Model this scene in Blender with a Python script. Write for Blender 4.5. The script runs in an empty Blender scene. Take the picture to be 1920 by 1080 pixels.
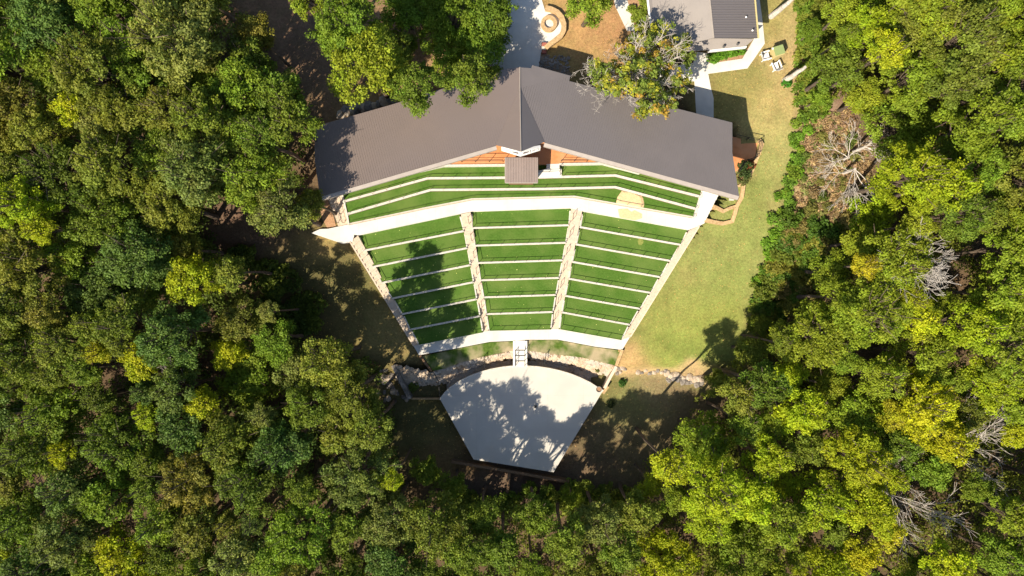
import bpy, math, random
import numpy as np
from mathutils import Vector, noise as mnoise
R_ = math.radians
# ------------------------------------------------------------------ camera, world, sun, exposure
scene = bpy.context.scene
H = 64.0                                   # drone height over the cross walk (z = 0); 20 photo pixels per metre there
cam_d = bpy.data.cameras.new('camera'); cam = bpy.data.objects.new('camera', cam_d)
scene.collection.objects.link(cam); scene.camera = cam
cam.location = (0, 0, H); cam.rotation_euler = (0, 0, 0)
cam_d.lens = 24.0; cam_d.sensor_width = 36.0; cam_d.clip_end = 2000
SUN_EL, SUN_AZ = 44.5, 51.5                # shadows run towards (cos 51.5, sin 51.5)
world = bpy.data.worlds.new('World'); scene.world = world; world.use_nodes = True
nt = world.node_tree; bg = nt.nodes['Background']
sky = nt.nodes.new('ShaderNodeTexSky'); sky.sky_type = 'NISHITA'; sky.sun_disc = False
sky.sun_elevation = R_(SUN_EL)
_dx, _dy = -math.cos(R_(SUN_AZ)), -math.sin(R_(SUN_AZ))      # towards the sun
sky.sun_rotation = math.atan2(_dx, _dy)
nt.links.new(sky.outputs[0], bg.inputs[0]); bg.inputs[1].default_value = 0.092
sun_d = bpy.data.lights.new('sun', 'SUN'); sun = bpy.data.objects.new('sun', sun_d); scene.collection.objects.link(sun)
sun_d.energy = 4.95; sun_d.angle = R_(0.55); sun_d.color = (1.0, 0.89, 0.72)
sun.rotation_euler = Vector((-_dx*math.cos(R_(SUN_EL)), -_dy*math.cos(R_(SUN_EL)), -math.sin(R_(SUN_EL)))).to_track_quat('-Z', 'Y').to_euler()
sun.location = (_dx*60, _dy*60, 60)
scene.view_settings.view_transform = 'Standard'; scene.view_settings.look = 'None'
scene.view_settings.exposure = 0.86; scene.view_settings.gamma = 1.0
rng = np.random.default_rng(7); random.seed(7)
COL = scene.collection

# ------------------------------------------------------------------ mapping photo pixels at a known height to metres
def P(px, py, z):
    k = (H - z)/H/20.0
    return (px-960)*k, (540-py)*k
def P3(px, py, z):
    x, y = P(px, py, z); return (x, y, z)
GY = [(-80,-9.0),(-30,-6.4),(-9.6,-5.6),(-8.3,-5.3),(-7.3,-4.15),(-5.2,-3.72),(6.6,0.0),(12.6,1.85),(27,2.2),(80,3.0)]
def base_z(x, y):
    for (a, za), (b, zb) in zip(GY, GY[1:]):
        if y <= b or b == 80:
            t = min(1, max(0, (y-a)/(b-a))); return za+(zb-za)*t
def inside(poly, x, y):
    c = False; n = len(poly); j = n-1
    for i in range(n):
        xi, yi = poly[i]; xj, yj = poly[j]
        if (yi > y) != (yj > y) and x < (xj-xi)*(y-yi)/(yj-yi)+xi: c = not c
        j = i
    return c
CLEAR = [(450,-300),(450,10),(515,45),(530,105),(580,140),(600,215),(588,240),(586,360),(600,385),(600,428),(560,440),(520,458),(430,400),(410,400),(405,425),(470,470),
         (520,560),(560,600),(600,640),(690,640),(730,690),(740,740),(762,790),(750,840),(800,850),(860,880),(900,905),(1060,905),
         (1180,900),(1195,840),(1240,820),(1285,760),(1290,710),(1330,700),(1400,610),(1415,540),(1430,440),(1490,330),
         (1500,230),(1510,100),(1490,-300)]
def fz(x, y):
    """ground height including gentle woodland relief"""
    z = base_z(x, y)
    if 19.6 < x < 34 and 4 < y < 22:      # the lawn drops away past the right end of the pavilion
        u = min(1, (x-19.6)/1.6)*min(1, (34-x)/6); z -= .85*u*u*(3-2*u)*math.exp(-((y-12.3)/3.4)**2)
    d = max(0, abs(x)-26)/12 + max(0, -y-19)/8
    if d > 0:
        z += min(1, d)*0.7*mnoise.noise(Vector((x*0.07, y*0.07, 3)))
    return z
def PG(px, py, off=0.0):
    z = 0
    for _ in range(5):
        x, y = P(px, py, z); z = fz(x, y)+off
    return (x, y, z)

# ------------------------------------------------------------------ materials
def new_mat(name):
    m = bpy.data.materials.new(name); m.use_nodes = True
    n = m.node_tree; b = n.nodes['Principled BSDF']
    return m, n, b
def mat(name, c1, c2=None, scale=3.0, rough=0.8, spec=0.3, bump=0.0, bscale=None, metal=0.0, detail=6, c3=None, s3=0.25, stretch=None):
    m, n, b = new_mat(name); L = n.links
    b.inputs['Roughness'].default_value = rough; b.inputs['Specular IOR Level'].default_value = spec
    b.inputs['Metallic'].default_value = metal
    geo = n.nodes.new('ShaderNodeTexCoord'); src = geo.outputs['Object']
    if stretch:
        mp = n.nodes.new('ShaderNodeMapping'); mp.inputs['Scale'].default_value = stretch; L.new(src, mp.inputs[0]); src = mp.outputs[0]
    if c2 is None: c2 = tuple(v*0.8 for v in c1)
    tx = n.nodes.new('ShaderNodeTexNoise'); tx.inputs['Scale'].default_value = scale; tx.inputs['Detail'].default_value = detail
    tx.inputs['Roughness'].default_value = 0.65
    L.new(src, tx.inputs['Vector'])
    rp = n.nodes.new('ShaderNodeValToRGB'); rp.color_ramp.elements[0].position = 0.36; rp.color_ramp.elements[1].position = 0.64
    rp.color_ramp.elements[0].color = (*c2, 1); rp.color_ramp.elements[1].color = (*c1, 1)
    L.new(tx.outputs['Fac'], rp.inputs[0]); out = rp.outputs[0]
    if c3 is not None:
        t3 = n.nodes.new('ShaderNodeTexNoise'); t3.inputs['Scale'].default_value = s3; t3.inputs['Detail'].default_value = 4
        L.new(src, t3.inputs['Vector'])
        r3 = n.nodes.new('ShaderNodeValToRGB'); r3.color_ramp.elements[0].position = 0.42; r3.color_ramp.elements[1].position = 0.66
        L.new(t3.outputs['Fac'], r3.inputs[0])
        mx = n.nodes.new('ShaderNodeMixRGB'); L.new(r3.outputs[0], mx.inputs[0]); L.new(out, mx.inputs[1]); mx.inputs[2].default_value = (*c3, 1)
        out = mx.outputs[0]
    L.new(out, b.inputs['Base Color'])
    if bump:
        bt = n.nodes.new('ShaderNodeTexNoise'); bt.inputs['Scale'].default_value = bscale or scale*3; bt.inputs['Detail'].default_value = 5
        L.new(src, bt.inputs['Vector'])
        bp = n.nodes.new('ShaderNodeBump'); bp.inputs['Strength'].default_value = bump; bp.inputs['Distance'].default_value = 0.1
        L.new(bt.outputs['Fac'], bp.inputs['Height']); L.new(bp.outputs[0], b.inputs['Normal'])
    return m
M = {}
def joints(m, w, h, rot=0.0, dark=.86, width=.012):
    n = m.node_tree; L = n.links; b = n.nodes['Principled BSDF']; src = b.inputs['Base Color'].links[0].from_socket
    tc = n.nodes.new('ShaderNodeTexCoord'); mp = n.nodes.new('ShaderNodeMapping'); mp.inputs['Rotation'].default_value = (0, 0, rot); L.new(tc.outputs['Object'], mp.inputs[0])
    br = n.nodes.new('ShaderNodeTexBrick'); br.inputs['Scale'].default_value = 1; br.inputs['Mortar Size'].default_value = width; br.inputs['Brick Width'].default_value = w; br.inputs['Row Height'].default_value = h; br.offset = 0
    br.inputs['Color1'].default_value = (1,1,1,1); br.inputs['Color2'].default_value = (.96,.965,.97,1); br.inputs['Mortar'].default_value = (dark,dark*.98,dark*.96,1); L.new(mp.outputs[0], br.inputs['Vector'])
    mx = n.nodes.new('ShaderNodeMixRGB'); mx.blend_type = 'MULTIPLY'; mx.inputs[0].default_value = 1; L.new(src, mx.inputs[1]); L.new(br.outputs[0], mx.inputs[2]); L.new(mx.outputs[0], b.inputs['Base Color'])
M['turf'] = mat('turf', (.078,.152,.024), (.054,.116,.015), 6, .9, .1, .5, 14, c3=(.105,.165,.034), s3=.45)
M['wallface'] = mat('brown_block_face', (.20,.14,.10), (.13,.09,.06), 5, .9, .2, .3, 12)
M['steel'] = mat('galvanised_steel', (.58,.56,.50), (.5,.48,.43), 4, .6, .3)
M['concrete'] = mat('pale_concrete', (.60,.575,.52), (.535,.51,.46), 1.3, .85, .3, .15, 20, c3=(.66,.63,.57), s3=.35)
M['cap'] = mat('cap_concrete', (.62,.59,.52), (.48,.44,.37), 5, .85, .3, .2, 18)
M['stage'] = mat('stage_concrete', (.55,.52,.46), (.51,.48,.42), .8, .7, .35, .08, 25, c3=(.48,.45,.40), s3=.22)
joints(M['concrete'], 1.8, 9.0); joints(M['stage'], 3.6, 3.6, .0, .90, .015)
M['sand'] = mat('sandstone', (.60,.49,.37), (.47,.37,.275), 4, .9, .2, .35, 12, c3=(.52,.43,.34), s3=.9)
M['yellowstone'] = mat('yellow_stone', (.52,.36,.19), (.36,.24,.12), 5, .9, .2, .4, 12)
M['mulch'] = mat('mulch', (.42,.26,.15), (.27,.15,.08), 9, .95, .1, .6, 20)
M['deck'] = mat('stained_deck', (.60,.25,.10), (.48,.19,.07), 2.2, .6, .3, .1, 14, c3=(.55,.27,.13), s3=.6)
M['roofL'] = mat('roof_metal_lit_tone', (.185,.146,.128), (.172,.137,.121), .5, .48, .45, c3=(.168,.136,.124), s3=.13)  # browner and brighter: the stronger sun on this side is in the colour
M['roofR'] = mat('roof_metal_dim_tone', (.150,.133,.130), (.138,.123,.121), .5, .46, .45, c3=(.142,.128,.128), s3=.13)  # greyer and darker: weaker sun is in the colour; also lodge east slope
M['fascia'] = mat('fascia_metal', (.33,.29,.25), (.29,.25,.22), 2, .5, .4)
M['white'] = mat('white_paint', (.78,.77,.74), (.72,.71,.68), 3, .6, .3)
M['glass'] = mat('window_glass', (.09,.08,.08), (.06,.055,.06), 1, .08, .6)
M['black'] = mat('black_metal', (.02,.02,.02), (.014,.014,.014), 4, .45, .4)
M['wood'] = mat('timber', (.22,.14,.08), (.15,.09,.05), 4, .9, .2, .3, 12, stretch=(1,6,1))
M['booth'] = mat('booth_roof_metal', (.25,.20,.18), (.22,.175,.158), 1.0, .5, .4)
M['lodgeroof'] = mat('lodge_roof_lit_tone', (.25,.222,.20), (.23,.205,.185), 1.2, .55, .35, c3=(.27,.24,.215), s3=.3)  # same metal as the lodge east slope; sunlight put into the lighter colour
M['stone'] = mat('riprap_stone', (.58,.46,.33), (.36,.27,.19), 1.1, .92, .2, .5, 9, c3=(.42,.38,.33), s3=.8)
M['rock'] = mat('grey_rock', (.30,.265,.23), (.12,.105,.09), 1.6, .92, .2, .6, 6)  # darkened so the colour stands in for tree shade on the boulders
M['dirt'] = mat('gully_dirt', (.30,.22,.15), (.20,.14,.09), 3, .95, .1, .6, 12)
M['bark'] = mat('bark', (.15,.115,.085), (.08,.06,.045), 6, .95, .1, .6, 20)
M['dead'] = mat('bleached_wood', (.56,.51,.45), (.36,.32,.28), 5, .9, .15, .3, 20)
M['sandpatch'] = mat('spilled_sand', (.66,.50,.29), (.58,.42,.23), 6, .95, .1, .5, 20)
M['green'] = mat('sage_green_lid', (.24,.30,.12), (.22,.28,.11), 3, .6, .3)
M['yellowpaint'] = mat('tan_panel', (.50,.42,.20), (.46,.38,.18), 3, .6, .3)
M['red'] = mat('red_brick', (.38,.13,.09), (.28,.10,.07), 8, .9, .2)
M['ash'] = mat('fire_pit_gravel', (.68,.64,.58), (.5,.46,.4), 12, .95, .1, .4, 25)

# grass strip material with bald patches
M['patchy'] = mat('patchy_grass', (.10,.155,.028), (.055,.10,.014), 5, .95, .1, .6, 18, c3=(.38,.31,.19), s3=.55)

def leaf_mat(name):
    m, n, b = new_mat(name); L = n.links
    oi = n.nodes.new('ShaderNodeObjectInfo'); at = n.nodes.new('ShaderNodeAttribute'); at.attribute_name = 'tint'
    mx = n.nodes.new('ShaderNodeMixRGB'); mx.blend_type = 'MULTIPLY'; mx.inputs[0].default_value = 1
    L.new(oi.outputs['Color'], mx.inputs[1]); L.new(at.outputs['Color'], mx.inputs[2])
    L.new(mx.outputs[0], b.inputs['Base Color']); b.inputs['Roughness'].default_value = .6; b.inputs['Specular IOR Level'].default_value = .16
    tr = n.nodes.new('ShaderNodeBsdfTranslucent')
    hs = n.nodes.new('ShaderNodeMixRGB'); hs.blend_type = 'MULTIPLY'; hs.inputs[0].default_value = 1
    L.new(mx.outputs[0], hs.inputs[1]); hs.inputs[2].default_value = (1.25, 1.3, .6, 1); L.new(hs.outputs[0], tr.inputs[0])
    ms = n.nodes.new('ShaderNodeMixShader'); ms.inputs[0].default_value = .32
    L.new(b.outputs[0], ms.inputs[1]); L.new(tr.outputs[0], ms.inputs[2])
    L.new(ms.outputs[0], n.nodes['Material Output'].inputs[0])
    return m
M['leaf'] = leaf_mat('leaves')

# ------------------------------------------------------------------ object helpers
def tag(o, label=None, cat=None, group=None, kind=None):
    if label: o['label'] = label
    if cat: o['category'] = cat
    if group: o['group'] = group
    if kind: o['kind'] = kind
    return o
def link(o, parent=None):
    COL.objects.link(o)
    if parent is not None: o.parent = parent
    return o
def thing(name, label, cat, loc=(0,0,0), group=None):
    o = bpy.data.objects.new(name, None); o.location = loc; o.empty_display_size = .3
    link(o); return tag(o, label, cat, group)
class MB:
    def __init__(s): s.v = []; s.f = []
    def add(s, vs, fs):
        k = len(s.v); s.v += [tuple(v) for v in vs]; s.f += [tuple(i+k for i in f) for f in fs]; return s
    def prism(s, top, zb):
        """top: list of 3-D points; zb: bottom height (number) or thickness given as ('t', t)"""
        n = len(top); a = sum(top[i][0]*top[(i+1) % n][1]-top[(i+1) % n][0]*top[i][1] for i in range(n))
        if a < 0: top = list(reversed(top))
        bot = [(x, y, (z-zb[1]) if isinstance(zb, tuple) else zb) for x, y, z in top]
        fs = [tuple(range(n)), tuple(range(2*n-1, n-1, -1))] + [(i, i+n, (i+1) % n+n, (i+1) % n) for i in range(n)]
        return s.add(list(top)+bot, fs)
    def box(s, c, d, rz=0.0):
        ca, sa = math.cos(rz), math.sin(rz); vs = []
        for z in (1, -1):
            for x, y in ((-1,-1),(1,-1),(1,1),(-1,1)):
                lx, ly = x*d[0]/2, y*d[1]/2
                vs.append((c[0]+lx*ca-ly*sa, c[1]+lx*sa+ly*ca, c[2]+z*d[2]/2))
        return s.add(vs, [(0,1,2,3),(7,6,5,4),(0,4,5,1),(1,5,6,2),(2,6,7,3),(3,7,4,0)])
    def wall(s, a, b, w, zt, zb):
        """straight wall from a to b (xy), width w; zt may be a pair"""
        a = Vector(a[:2]); b = Vector(b[:2]); d = (b-a).normalized(); n = Vector((-d.y, d.x))*w/2
        za, zc = zt if isinstance(zt, (tuple, list)) else (zt, zt)
        return s.prism([(*(a-n), za), (*(b-n), zc), (*(b+n), zc), (*(a+n), za)], zb)
    def tube(s, a, b, r0, r1=None, n=6, caps=True):
        r1 = r0 if r1 is None else r1
        a = Vector(a); b = Vector(b); d = (b-a)
        if d.length < 1e-6: return s
        q = d.to_track_quat('Z', 'Y'); vs = []
        for c, r in ((a, r0), (b, r1)):
            for i in range(n):
                t = 2*math.pi*i/n; vs.append(c+q @ Vector((math.cos(t)*r, math.sin(t)*r, 0)))
        fs = [(i, (i+1) % n, (i+1) % n+n, i+n) for i in range(n)]
        if caps: fs += [tuple(range(n-1, -1, -1)), tuple(range(n, 2*n))]
        return s.add(vs, fs)
    def path(s, pts, w, zts, zb):
        """mitred wall along a polyline, one continuous solid"""
        n = len(pts); L_, R2 = [], []
        for i in range(n):
            p = Vector(pts[i][:2])
            d0 = (p-Vector(pts[i-1][:2])).normalized() if i > 0 else None
            d1 = (Vector(pts[i+1][:2])-p).normalized() if i < n-1 else None
            d = ((d0 or d1)+(d1 or d0)).normalized(); m = Vector((-d.y, d.x))
            q = d1 or d0; k = 1/max(.5, abs(m.dot(Vector((-q.y, q.x)))))
            L_.append(p+m*w/2*k); R2.append(p-m*w/2*k)
        vs = []
        for i in range(n):
            zt = zts[i] if isinstance(zts, (list, tuple)) else zts
            z0 = zb[i] if isinstance(zb, (list, tuple)) else zb
            vs += [(*L_[i], zt), (*R2[i], zt), (*R2[i], z0), (*L_[i], z0)]
        fs = [(3, 2, 1, 0), tuple(4*(n-1)+j for j in range(4))]
        for i in range(n-1):
            k = 4*i
            for j in range(4):
                fs.append((k+j, k+(j+1) % 4, k+4+(j+1) % 4, k+4+j))
        return s.add(vs, fs)
    def build(s, name, m, parent=None, smooth=False):
        me = bpy.data.meshes.new(name); me.from_pydata(s.v, [], s.f); me.materials.append(m)
        me.update(); me.validate()
        if smooth: me.polygons.foreach_set('use_smooth', [True]*len(me.polygons))
        o = bpy.data.objects.new(name, me); link(o)
        if parent is not None:
            o.parent = parent; o.location = Vector(parent.location)*-1 if not parent.parent else (0,0,0)
        return o
def inv_parent_loc(o): pass
import bmesh
def drape(name, poly_px, off, m, thick=.12, step=.8, zf=None, parent=None):
    """slab following the ground, cut on a grid so it bends with the slope"""
    bm = bmesh.new()
    vs = []
    for px, py in poly_px:
        x, y, z = PG(px, py, off); vs.append(bm.verts.new((x, y, 0)))
    bm.faces.new(vs)
    xs = [v.co.x for v in vs]; ys = [v.co.y for v in vs]
    for axis, lo, hi in ((0, min(xs), max(xs)), (1, min(ys), max(ys))):
        k = lo+step
        while k < hi:
            co = [0,0,0]; no = [0,0,0]; co[axis] = k; no[axis] = 1
            bmesh.ops.bisect_plane(bm, geom=bm.verts[:]+bm.edges[:]+bm.faces[:], plane_co=co, plane_no=no); k += step
    bmesh.ops.recalc_face_normals(bm, faces=bm.faces[:])
    if bm.faces and sum(f.normal.z for f in bm.faces) < 0: bmesh.ops.reverse_faces(bm, faces=bm.faces[:])
    top = bm.faces[:]
    r = bmesh.ops.extrude_face_region(bm, geom=top)
    low = [g for g in r['geom'] if isinstance(g, bmesh.types.BMVert)]
    lowset = set(low)
    for v in bm.verts:
        z = (zf or fz)(v.co.x, v.co.y)+off
        v.co.z = z if v in lowset else z-thick
    bmesh.ops.reverse_faces(bm, faces=top)
    bmesh.ops.recalc_face_normals(bm, faces=bm.faces[:])
    me = bpy.data.meshes.new(name); bm.to_mesh(me); bm.free(); me.materials.append(m)
    o = bpy.data.objects.new(name, me); link(o, parent); return o

# ------------------------------------------------------------------ ground sheet
DIP = [[(620,300),(700,240),(965,160),(1360,250),(1374,300),(1380,330),(1335,390),(1310,420),(1262,489),(1180,625),(1152,690),(1118,722),(1118,735),(1050,870),
        (893,850),(838,748),(812,700),(800,660),(762,612),(680,470),(660,425),(650,400)]]
BLOB = [ # px, py, rx, ry, rgb, weight
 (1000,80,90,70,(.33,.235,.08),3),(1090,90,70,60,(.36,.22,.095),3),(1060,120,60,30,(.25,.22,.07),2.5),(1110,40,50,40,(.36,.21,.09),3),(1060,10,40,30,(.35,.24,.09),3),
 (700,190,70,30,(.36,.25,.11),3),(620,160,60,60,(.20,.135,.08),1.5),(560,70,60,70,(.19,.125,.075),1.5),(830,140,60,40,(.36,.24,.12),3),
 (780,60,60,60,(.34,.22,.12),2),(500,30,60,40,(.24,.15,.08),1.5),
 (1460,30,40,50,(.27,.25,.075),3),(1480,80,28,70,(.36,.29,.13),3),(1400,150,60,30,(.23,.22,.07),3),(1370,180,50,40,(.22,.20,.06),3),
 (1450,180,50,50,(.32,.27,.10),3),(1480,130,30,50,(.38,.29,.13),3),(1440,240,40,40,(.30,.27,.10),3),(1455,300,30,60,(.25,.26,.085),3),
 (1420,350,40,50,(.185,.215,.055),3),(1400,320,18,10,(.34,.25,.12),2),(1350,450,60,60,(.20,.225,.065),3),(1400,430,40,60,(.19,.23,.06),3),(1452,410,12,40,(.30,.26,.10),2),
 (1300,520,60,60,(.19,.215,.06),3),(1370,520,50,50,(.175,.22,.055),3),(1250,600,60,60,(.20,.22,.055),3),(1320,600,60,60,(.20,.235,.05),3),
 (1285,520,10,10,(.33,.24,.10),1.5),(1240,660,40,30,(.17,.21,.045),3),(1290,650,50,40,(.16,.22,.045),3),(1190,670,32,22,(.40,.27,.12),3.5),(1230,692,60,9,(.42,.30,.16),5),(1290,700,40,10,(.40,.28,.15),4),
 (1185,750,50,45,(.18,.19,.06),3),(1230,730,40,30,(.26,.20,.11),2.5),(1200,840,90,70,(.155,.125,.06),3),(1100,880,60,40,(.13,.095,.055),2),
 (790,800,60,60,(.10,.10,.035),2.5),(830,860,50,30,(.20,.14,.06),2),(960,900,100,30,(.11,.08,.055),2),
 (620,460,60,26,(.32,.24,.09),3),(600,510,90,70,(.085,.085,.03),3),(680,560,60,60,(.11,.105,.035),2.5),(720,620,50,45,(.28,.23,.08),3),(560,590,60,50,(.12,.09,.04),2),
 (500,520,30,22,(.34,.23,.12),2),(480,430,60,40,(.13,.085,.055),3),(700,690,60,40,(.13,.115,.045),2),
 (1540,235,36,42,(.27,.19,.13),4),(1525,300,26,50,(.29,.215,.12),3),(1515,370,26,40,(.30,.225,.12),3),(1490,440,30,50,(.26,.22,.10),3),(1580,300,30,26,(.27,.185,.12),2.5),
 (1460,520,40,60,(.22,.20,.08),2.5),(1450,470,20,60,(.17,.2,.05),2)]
def make_ground():
    def axis(lo, hi, s, far):
        a = list(np.arange(lo, hi+.01, s)); k = s; x = hi
        pos = []
        while x < far: k *= 1.35; x += k; pos.append(x)
        neg = []; x = lo; k = s
        while x > -far: k *= 1.35; x -= k; neg.append(x)
        return np.array(neg[::-1]+a+pos)
    X = axis(-52, 52, .34, 900); Y = axis(-31, 31, .34, 900)
    nx, ny = len(X), len(Y)
    dips = [[P(px, py, -1.5) for px, py in d] for d in DIP]
    V = []; C = np.zeros((nx*ny, 4)); C[:, 3] = 1
    for j, y in enumerate(Y):
        for i, x in enumerate(X):
            z = fz(x, y)
            z += .05*mnoise.noise(Vector((x*.9, y*.9, 0))) if abs(x) > 24 or y < -8 else .02*mnoise.noise(Vector((x*.5, y*.5, 0)))
            for d in dips:
                if abs(x) < 25 and abs(y) < 21 and inside(d, x, y): z -= 1.6
            V.append((x, y, z))
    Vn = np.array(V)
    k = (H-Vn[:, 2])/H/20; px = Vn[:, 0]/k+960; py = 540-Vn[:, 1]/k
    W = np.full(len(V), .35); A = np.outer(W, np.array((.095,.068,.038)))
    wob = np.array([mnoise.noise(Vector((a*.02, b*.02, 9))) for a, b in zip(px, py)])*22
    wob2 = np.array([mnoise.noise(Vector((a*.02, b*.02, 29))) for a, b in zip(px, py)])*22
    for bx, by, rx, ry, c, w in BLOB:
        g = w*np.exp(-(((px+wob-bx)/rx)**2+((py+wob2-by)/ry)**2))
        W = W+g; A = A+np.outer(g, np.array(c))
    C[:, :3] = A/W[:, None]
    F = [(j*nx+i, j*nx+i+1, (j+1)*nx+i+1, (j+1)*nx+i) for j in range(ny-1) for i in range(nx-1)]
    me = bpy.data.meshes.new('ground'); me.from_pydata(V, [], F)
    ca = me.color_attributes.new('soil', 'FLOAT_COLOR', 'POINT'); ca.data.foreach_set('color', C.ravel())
    me.polygons.foreach_set('use_smooth', [True]*len(F))
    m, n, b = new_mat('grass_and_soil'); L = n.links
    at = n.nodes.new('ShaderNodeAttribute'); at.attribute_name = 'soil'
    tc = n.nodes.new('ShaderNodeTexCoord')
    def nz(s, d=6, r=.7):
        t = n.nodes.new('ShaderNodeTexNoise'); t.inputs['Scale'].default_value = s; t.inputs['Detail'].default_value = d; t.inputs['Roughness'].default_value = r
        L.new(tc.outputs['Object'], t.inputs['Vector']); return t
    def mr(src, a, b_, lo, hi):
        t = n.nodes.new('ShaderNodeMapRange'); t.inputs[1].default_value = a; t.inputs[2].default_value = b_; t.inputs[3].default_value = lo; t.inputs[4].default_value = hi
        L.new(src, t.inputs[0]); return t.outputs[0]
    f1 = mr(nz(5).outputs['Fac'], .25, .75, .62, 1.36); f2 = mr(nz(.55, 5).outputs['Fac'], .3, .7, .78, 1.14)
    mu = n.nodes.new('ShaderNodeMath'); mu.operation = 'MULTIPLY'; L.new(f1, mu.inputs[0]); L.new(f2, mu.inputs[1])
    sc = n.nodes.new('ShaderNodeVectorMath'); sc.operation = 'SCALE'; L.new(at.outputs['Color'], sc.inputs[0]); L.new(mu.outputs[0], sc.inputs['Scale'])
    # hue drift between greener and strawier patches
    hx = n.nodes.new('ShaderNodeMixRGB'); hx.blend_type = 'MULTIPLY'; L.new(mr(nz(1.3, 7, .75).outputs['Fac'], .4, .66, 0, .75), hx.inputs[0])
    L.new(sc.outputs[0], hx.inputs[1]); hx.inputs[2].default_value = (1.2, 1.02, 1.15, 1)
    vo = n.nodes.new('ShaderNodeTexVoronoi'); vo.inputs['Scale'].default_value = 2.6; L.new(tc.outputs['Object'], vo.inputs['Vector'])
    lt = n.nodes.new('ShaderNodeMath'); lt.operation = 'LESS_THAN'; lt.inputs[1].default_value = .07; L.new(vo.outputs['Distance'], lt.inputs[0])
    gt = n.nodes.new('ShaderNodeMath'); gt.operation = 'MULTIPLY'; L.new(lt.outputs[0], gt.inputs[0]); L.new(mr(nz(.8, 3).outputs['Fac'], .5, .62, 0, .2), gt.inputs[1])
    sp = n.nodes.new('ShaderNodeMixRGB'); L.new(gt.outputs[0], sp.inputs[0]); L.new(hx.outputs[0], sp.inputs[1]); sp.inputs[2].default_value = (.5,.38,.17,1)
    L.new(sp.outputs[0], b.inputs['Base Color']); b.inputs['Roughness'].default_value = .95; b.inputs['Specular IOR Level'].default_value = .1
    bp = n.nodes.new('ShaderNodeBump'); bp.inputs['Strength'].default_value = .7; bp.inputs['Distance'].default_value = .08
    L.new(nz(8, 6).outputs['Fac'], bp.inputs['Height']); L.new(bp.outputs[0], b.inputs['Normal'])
    me.materials.append(m); o = bpy.data.objects.new('ground', me); link(o); o['kind'] = 'structure'
make_ground()
def struct(o): o['kind'] = 'structure'; return o

# ------------------------------------------------------------------ railings
rail_n = [0]
def railing(pts, h, label, group, name='guard_rail', post_gap=1.22, r=.026, mid=False, rmat='black'):
    """pts: 3-D points at the foot"""
    t = thing(name, label, 'railing', pts[0], group); o = Vector(pts[0])
    b = MB()
    P_ = [Vector(p)-o for p in pts]
    for a, c in zip(P_, P_[1:]):
        b.tube(a+Vector((0,0,h)), c+Vector((0,0,h)), r, n=6)
        if mid: b.tube(a+Vector((0,0,h*.5)), c+Vector((0,0,h*.5)), r*.6, n=5)
    rm = M[rmat]
    ob = b.build('top_rail', rm, t); ob.location = (0,0,0)
    pm = MB().tube((0,0,-.06), (0,0,h), r*.95, n=6); base = None
    for i, (a, c) in enumerate(zip(P_, P_[1:])):
        n = max(1, round((c-a).length/post_gap))
        for k in range(n+1):
            if k == 0 and i > 0: continue
            p = a.lerp(c, k/n)
            if base is None:
                base = pm.build('post', rm, t); base.location = p; q = base
            else:
                q = base.copy(); COL.objects.link(q); q.parent = t; q.location = p
    return t

# ------------------------------------------------------------------ lower seating
ROW = .45
ordn = ['first','second','third','fourth','fifth','sixth','seventh','eighth']
LINES = {
 'left': [((672,441),(861,401)),((681,470),(870,433)),((698,500.5),(876,465)),((715.5,530.5),(882,497)),((735.5,559.5),(888,529)),((754,589),(894,561)),((769,618),(900,592.5)),((785.5,646),(905,622.5))],
 'centre': [((884,396.5),(1070,390)),((885,427.5),(1067,422)),((890.5,460.5),(1061,455)),((896,493),(1055,488)),((901,525.5),(1048.5,521)),((907,557.5),(1042.5,553)),((912,589),(1037,585)),((917,619.5),(1033,617))],
 'right': [((1093,396),(1291,431)),((1087,425.5),(1277,459)),((1079.5,458),(1257,489)),((1072,490.7),(1238,519.5)),((1066,522.5),(1220,549)),((1059,554.5),(1200,579)),((1053,585.5),(1181,609)),((1048,616.5),(1165,637))]}
def zrow(k): return -.45-ROW*k            # height of terrace k (0..6)
for blk, ls in LINES.items():
    W = []
    for k, (a, b) in enumerate(ls):
        z = 0 if k == 0 else (zrow(k-1)+.06 if k < 7 else -3.6)
        W.append((P(*a, z), P(*b, z)))
    for k in range(7):
        z = zrow(k); (a, b), (c, d) = W[k], W[k+1]
        if k == 6: c = P(*ls[7][0], -3.2); d = P(*ls[7][1], -3.2)
        ab = Vector(b)-Vector(a); up = Vector((-ab.y, ab.x)).normalized()*.06
        struct(MB().prism([(a[0]+up.x, a[1]+up.y, z), (b[0]+up.x, b[1]+up.y, z), (*d, z), (*c, z)], z-1.6).build('turf_terrace', M['turf']))
        pos = ordn[k]
        t = thing('retaining_wall', f'pale concrete retaining wall, {pos} from the top in the {blk} seating block', 'wall', (*c, z), 'retaining walls of the lower seating')
        if k < 6:
            w = MB().wall(c, d, .17, z+.06, z-.08).build('cap', M['cap'], t); MB().wall(c, d, .14, z-.08, z-.95).build('wall', M['wallface'], t)
        else:
            w = MB().wall(c, d, .10, z+.02, z-.95).build('wall', M['turf'], t)
        for (p, q) in ((a, c), (b, d)):
            p = Vector(p); q = Vector(q); s = p.lerp(q, .14 if p == Vector(a) else .14); e = p.lerp(q, .93)
            MB().wall(s, e, .13, z+.05, z-.9).build('end_wall', M['cap'], t)
        # railing stands just behind the wall
        n = (Vector(d)-Vector(c)).normalized(); nn = Vector((-n.y, n.x))*-.02
        c2 = Vector(c)+nn+n*.06; d2 = Vector(d)+nn-n*.12
        a2 = Vector(a).lerp(Vector(c), .3)+n*.06
        railing([(*a2, z), (*c2, z+.05), (*d2, z+.05)], .55, f'low metal guard rail, {pos} from the top in the {blk} seating block', 'guard rails of the lower seating', r=.024, rmat='steel')
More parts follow.
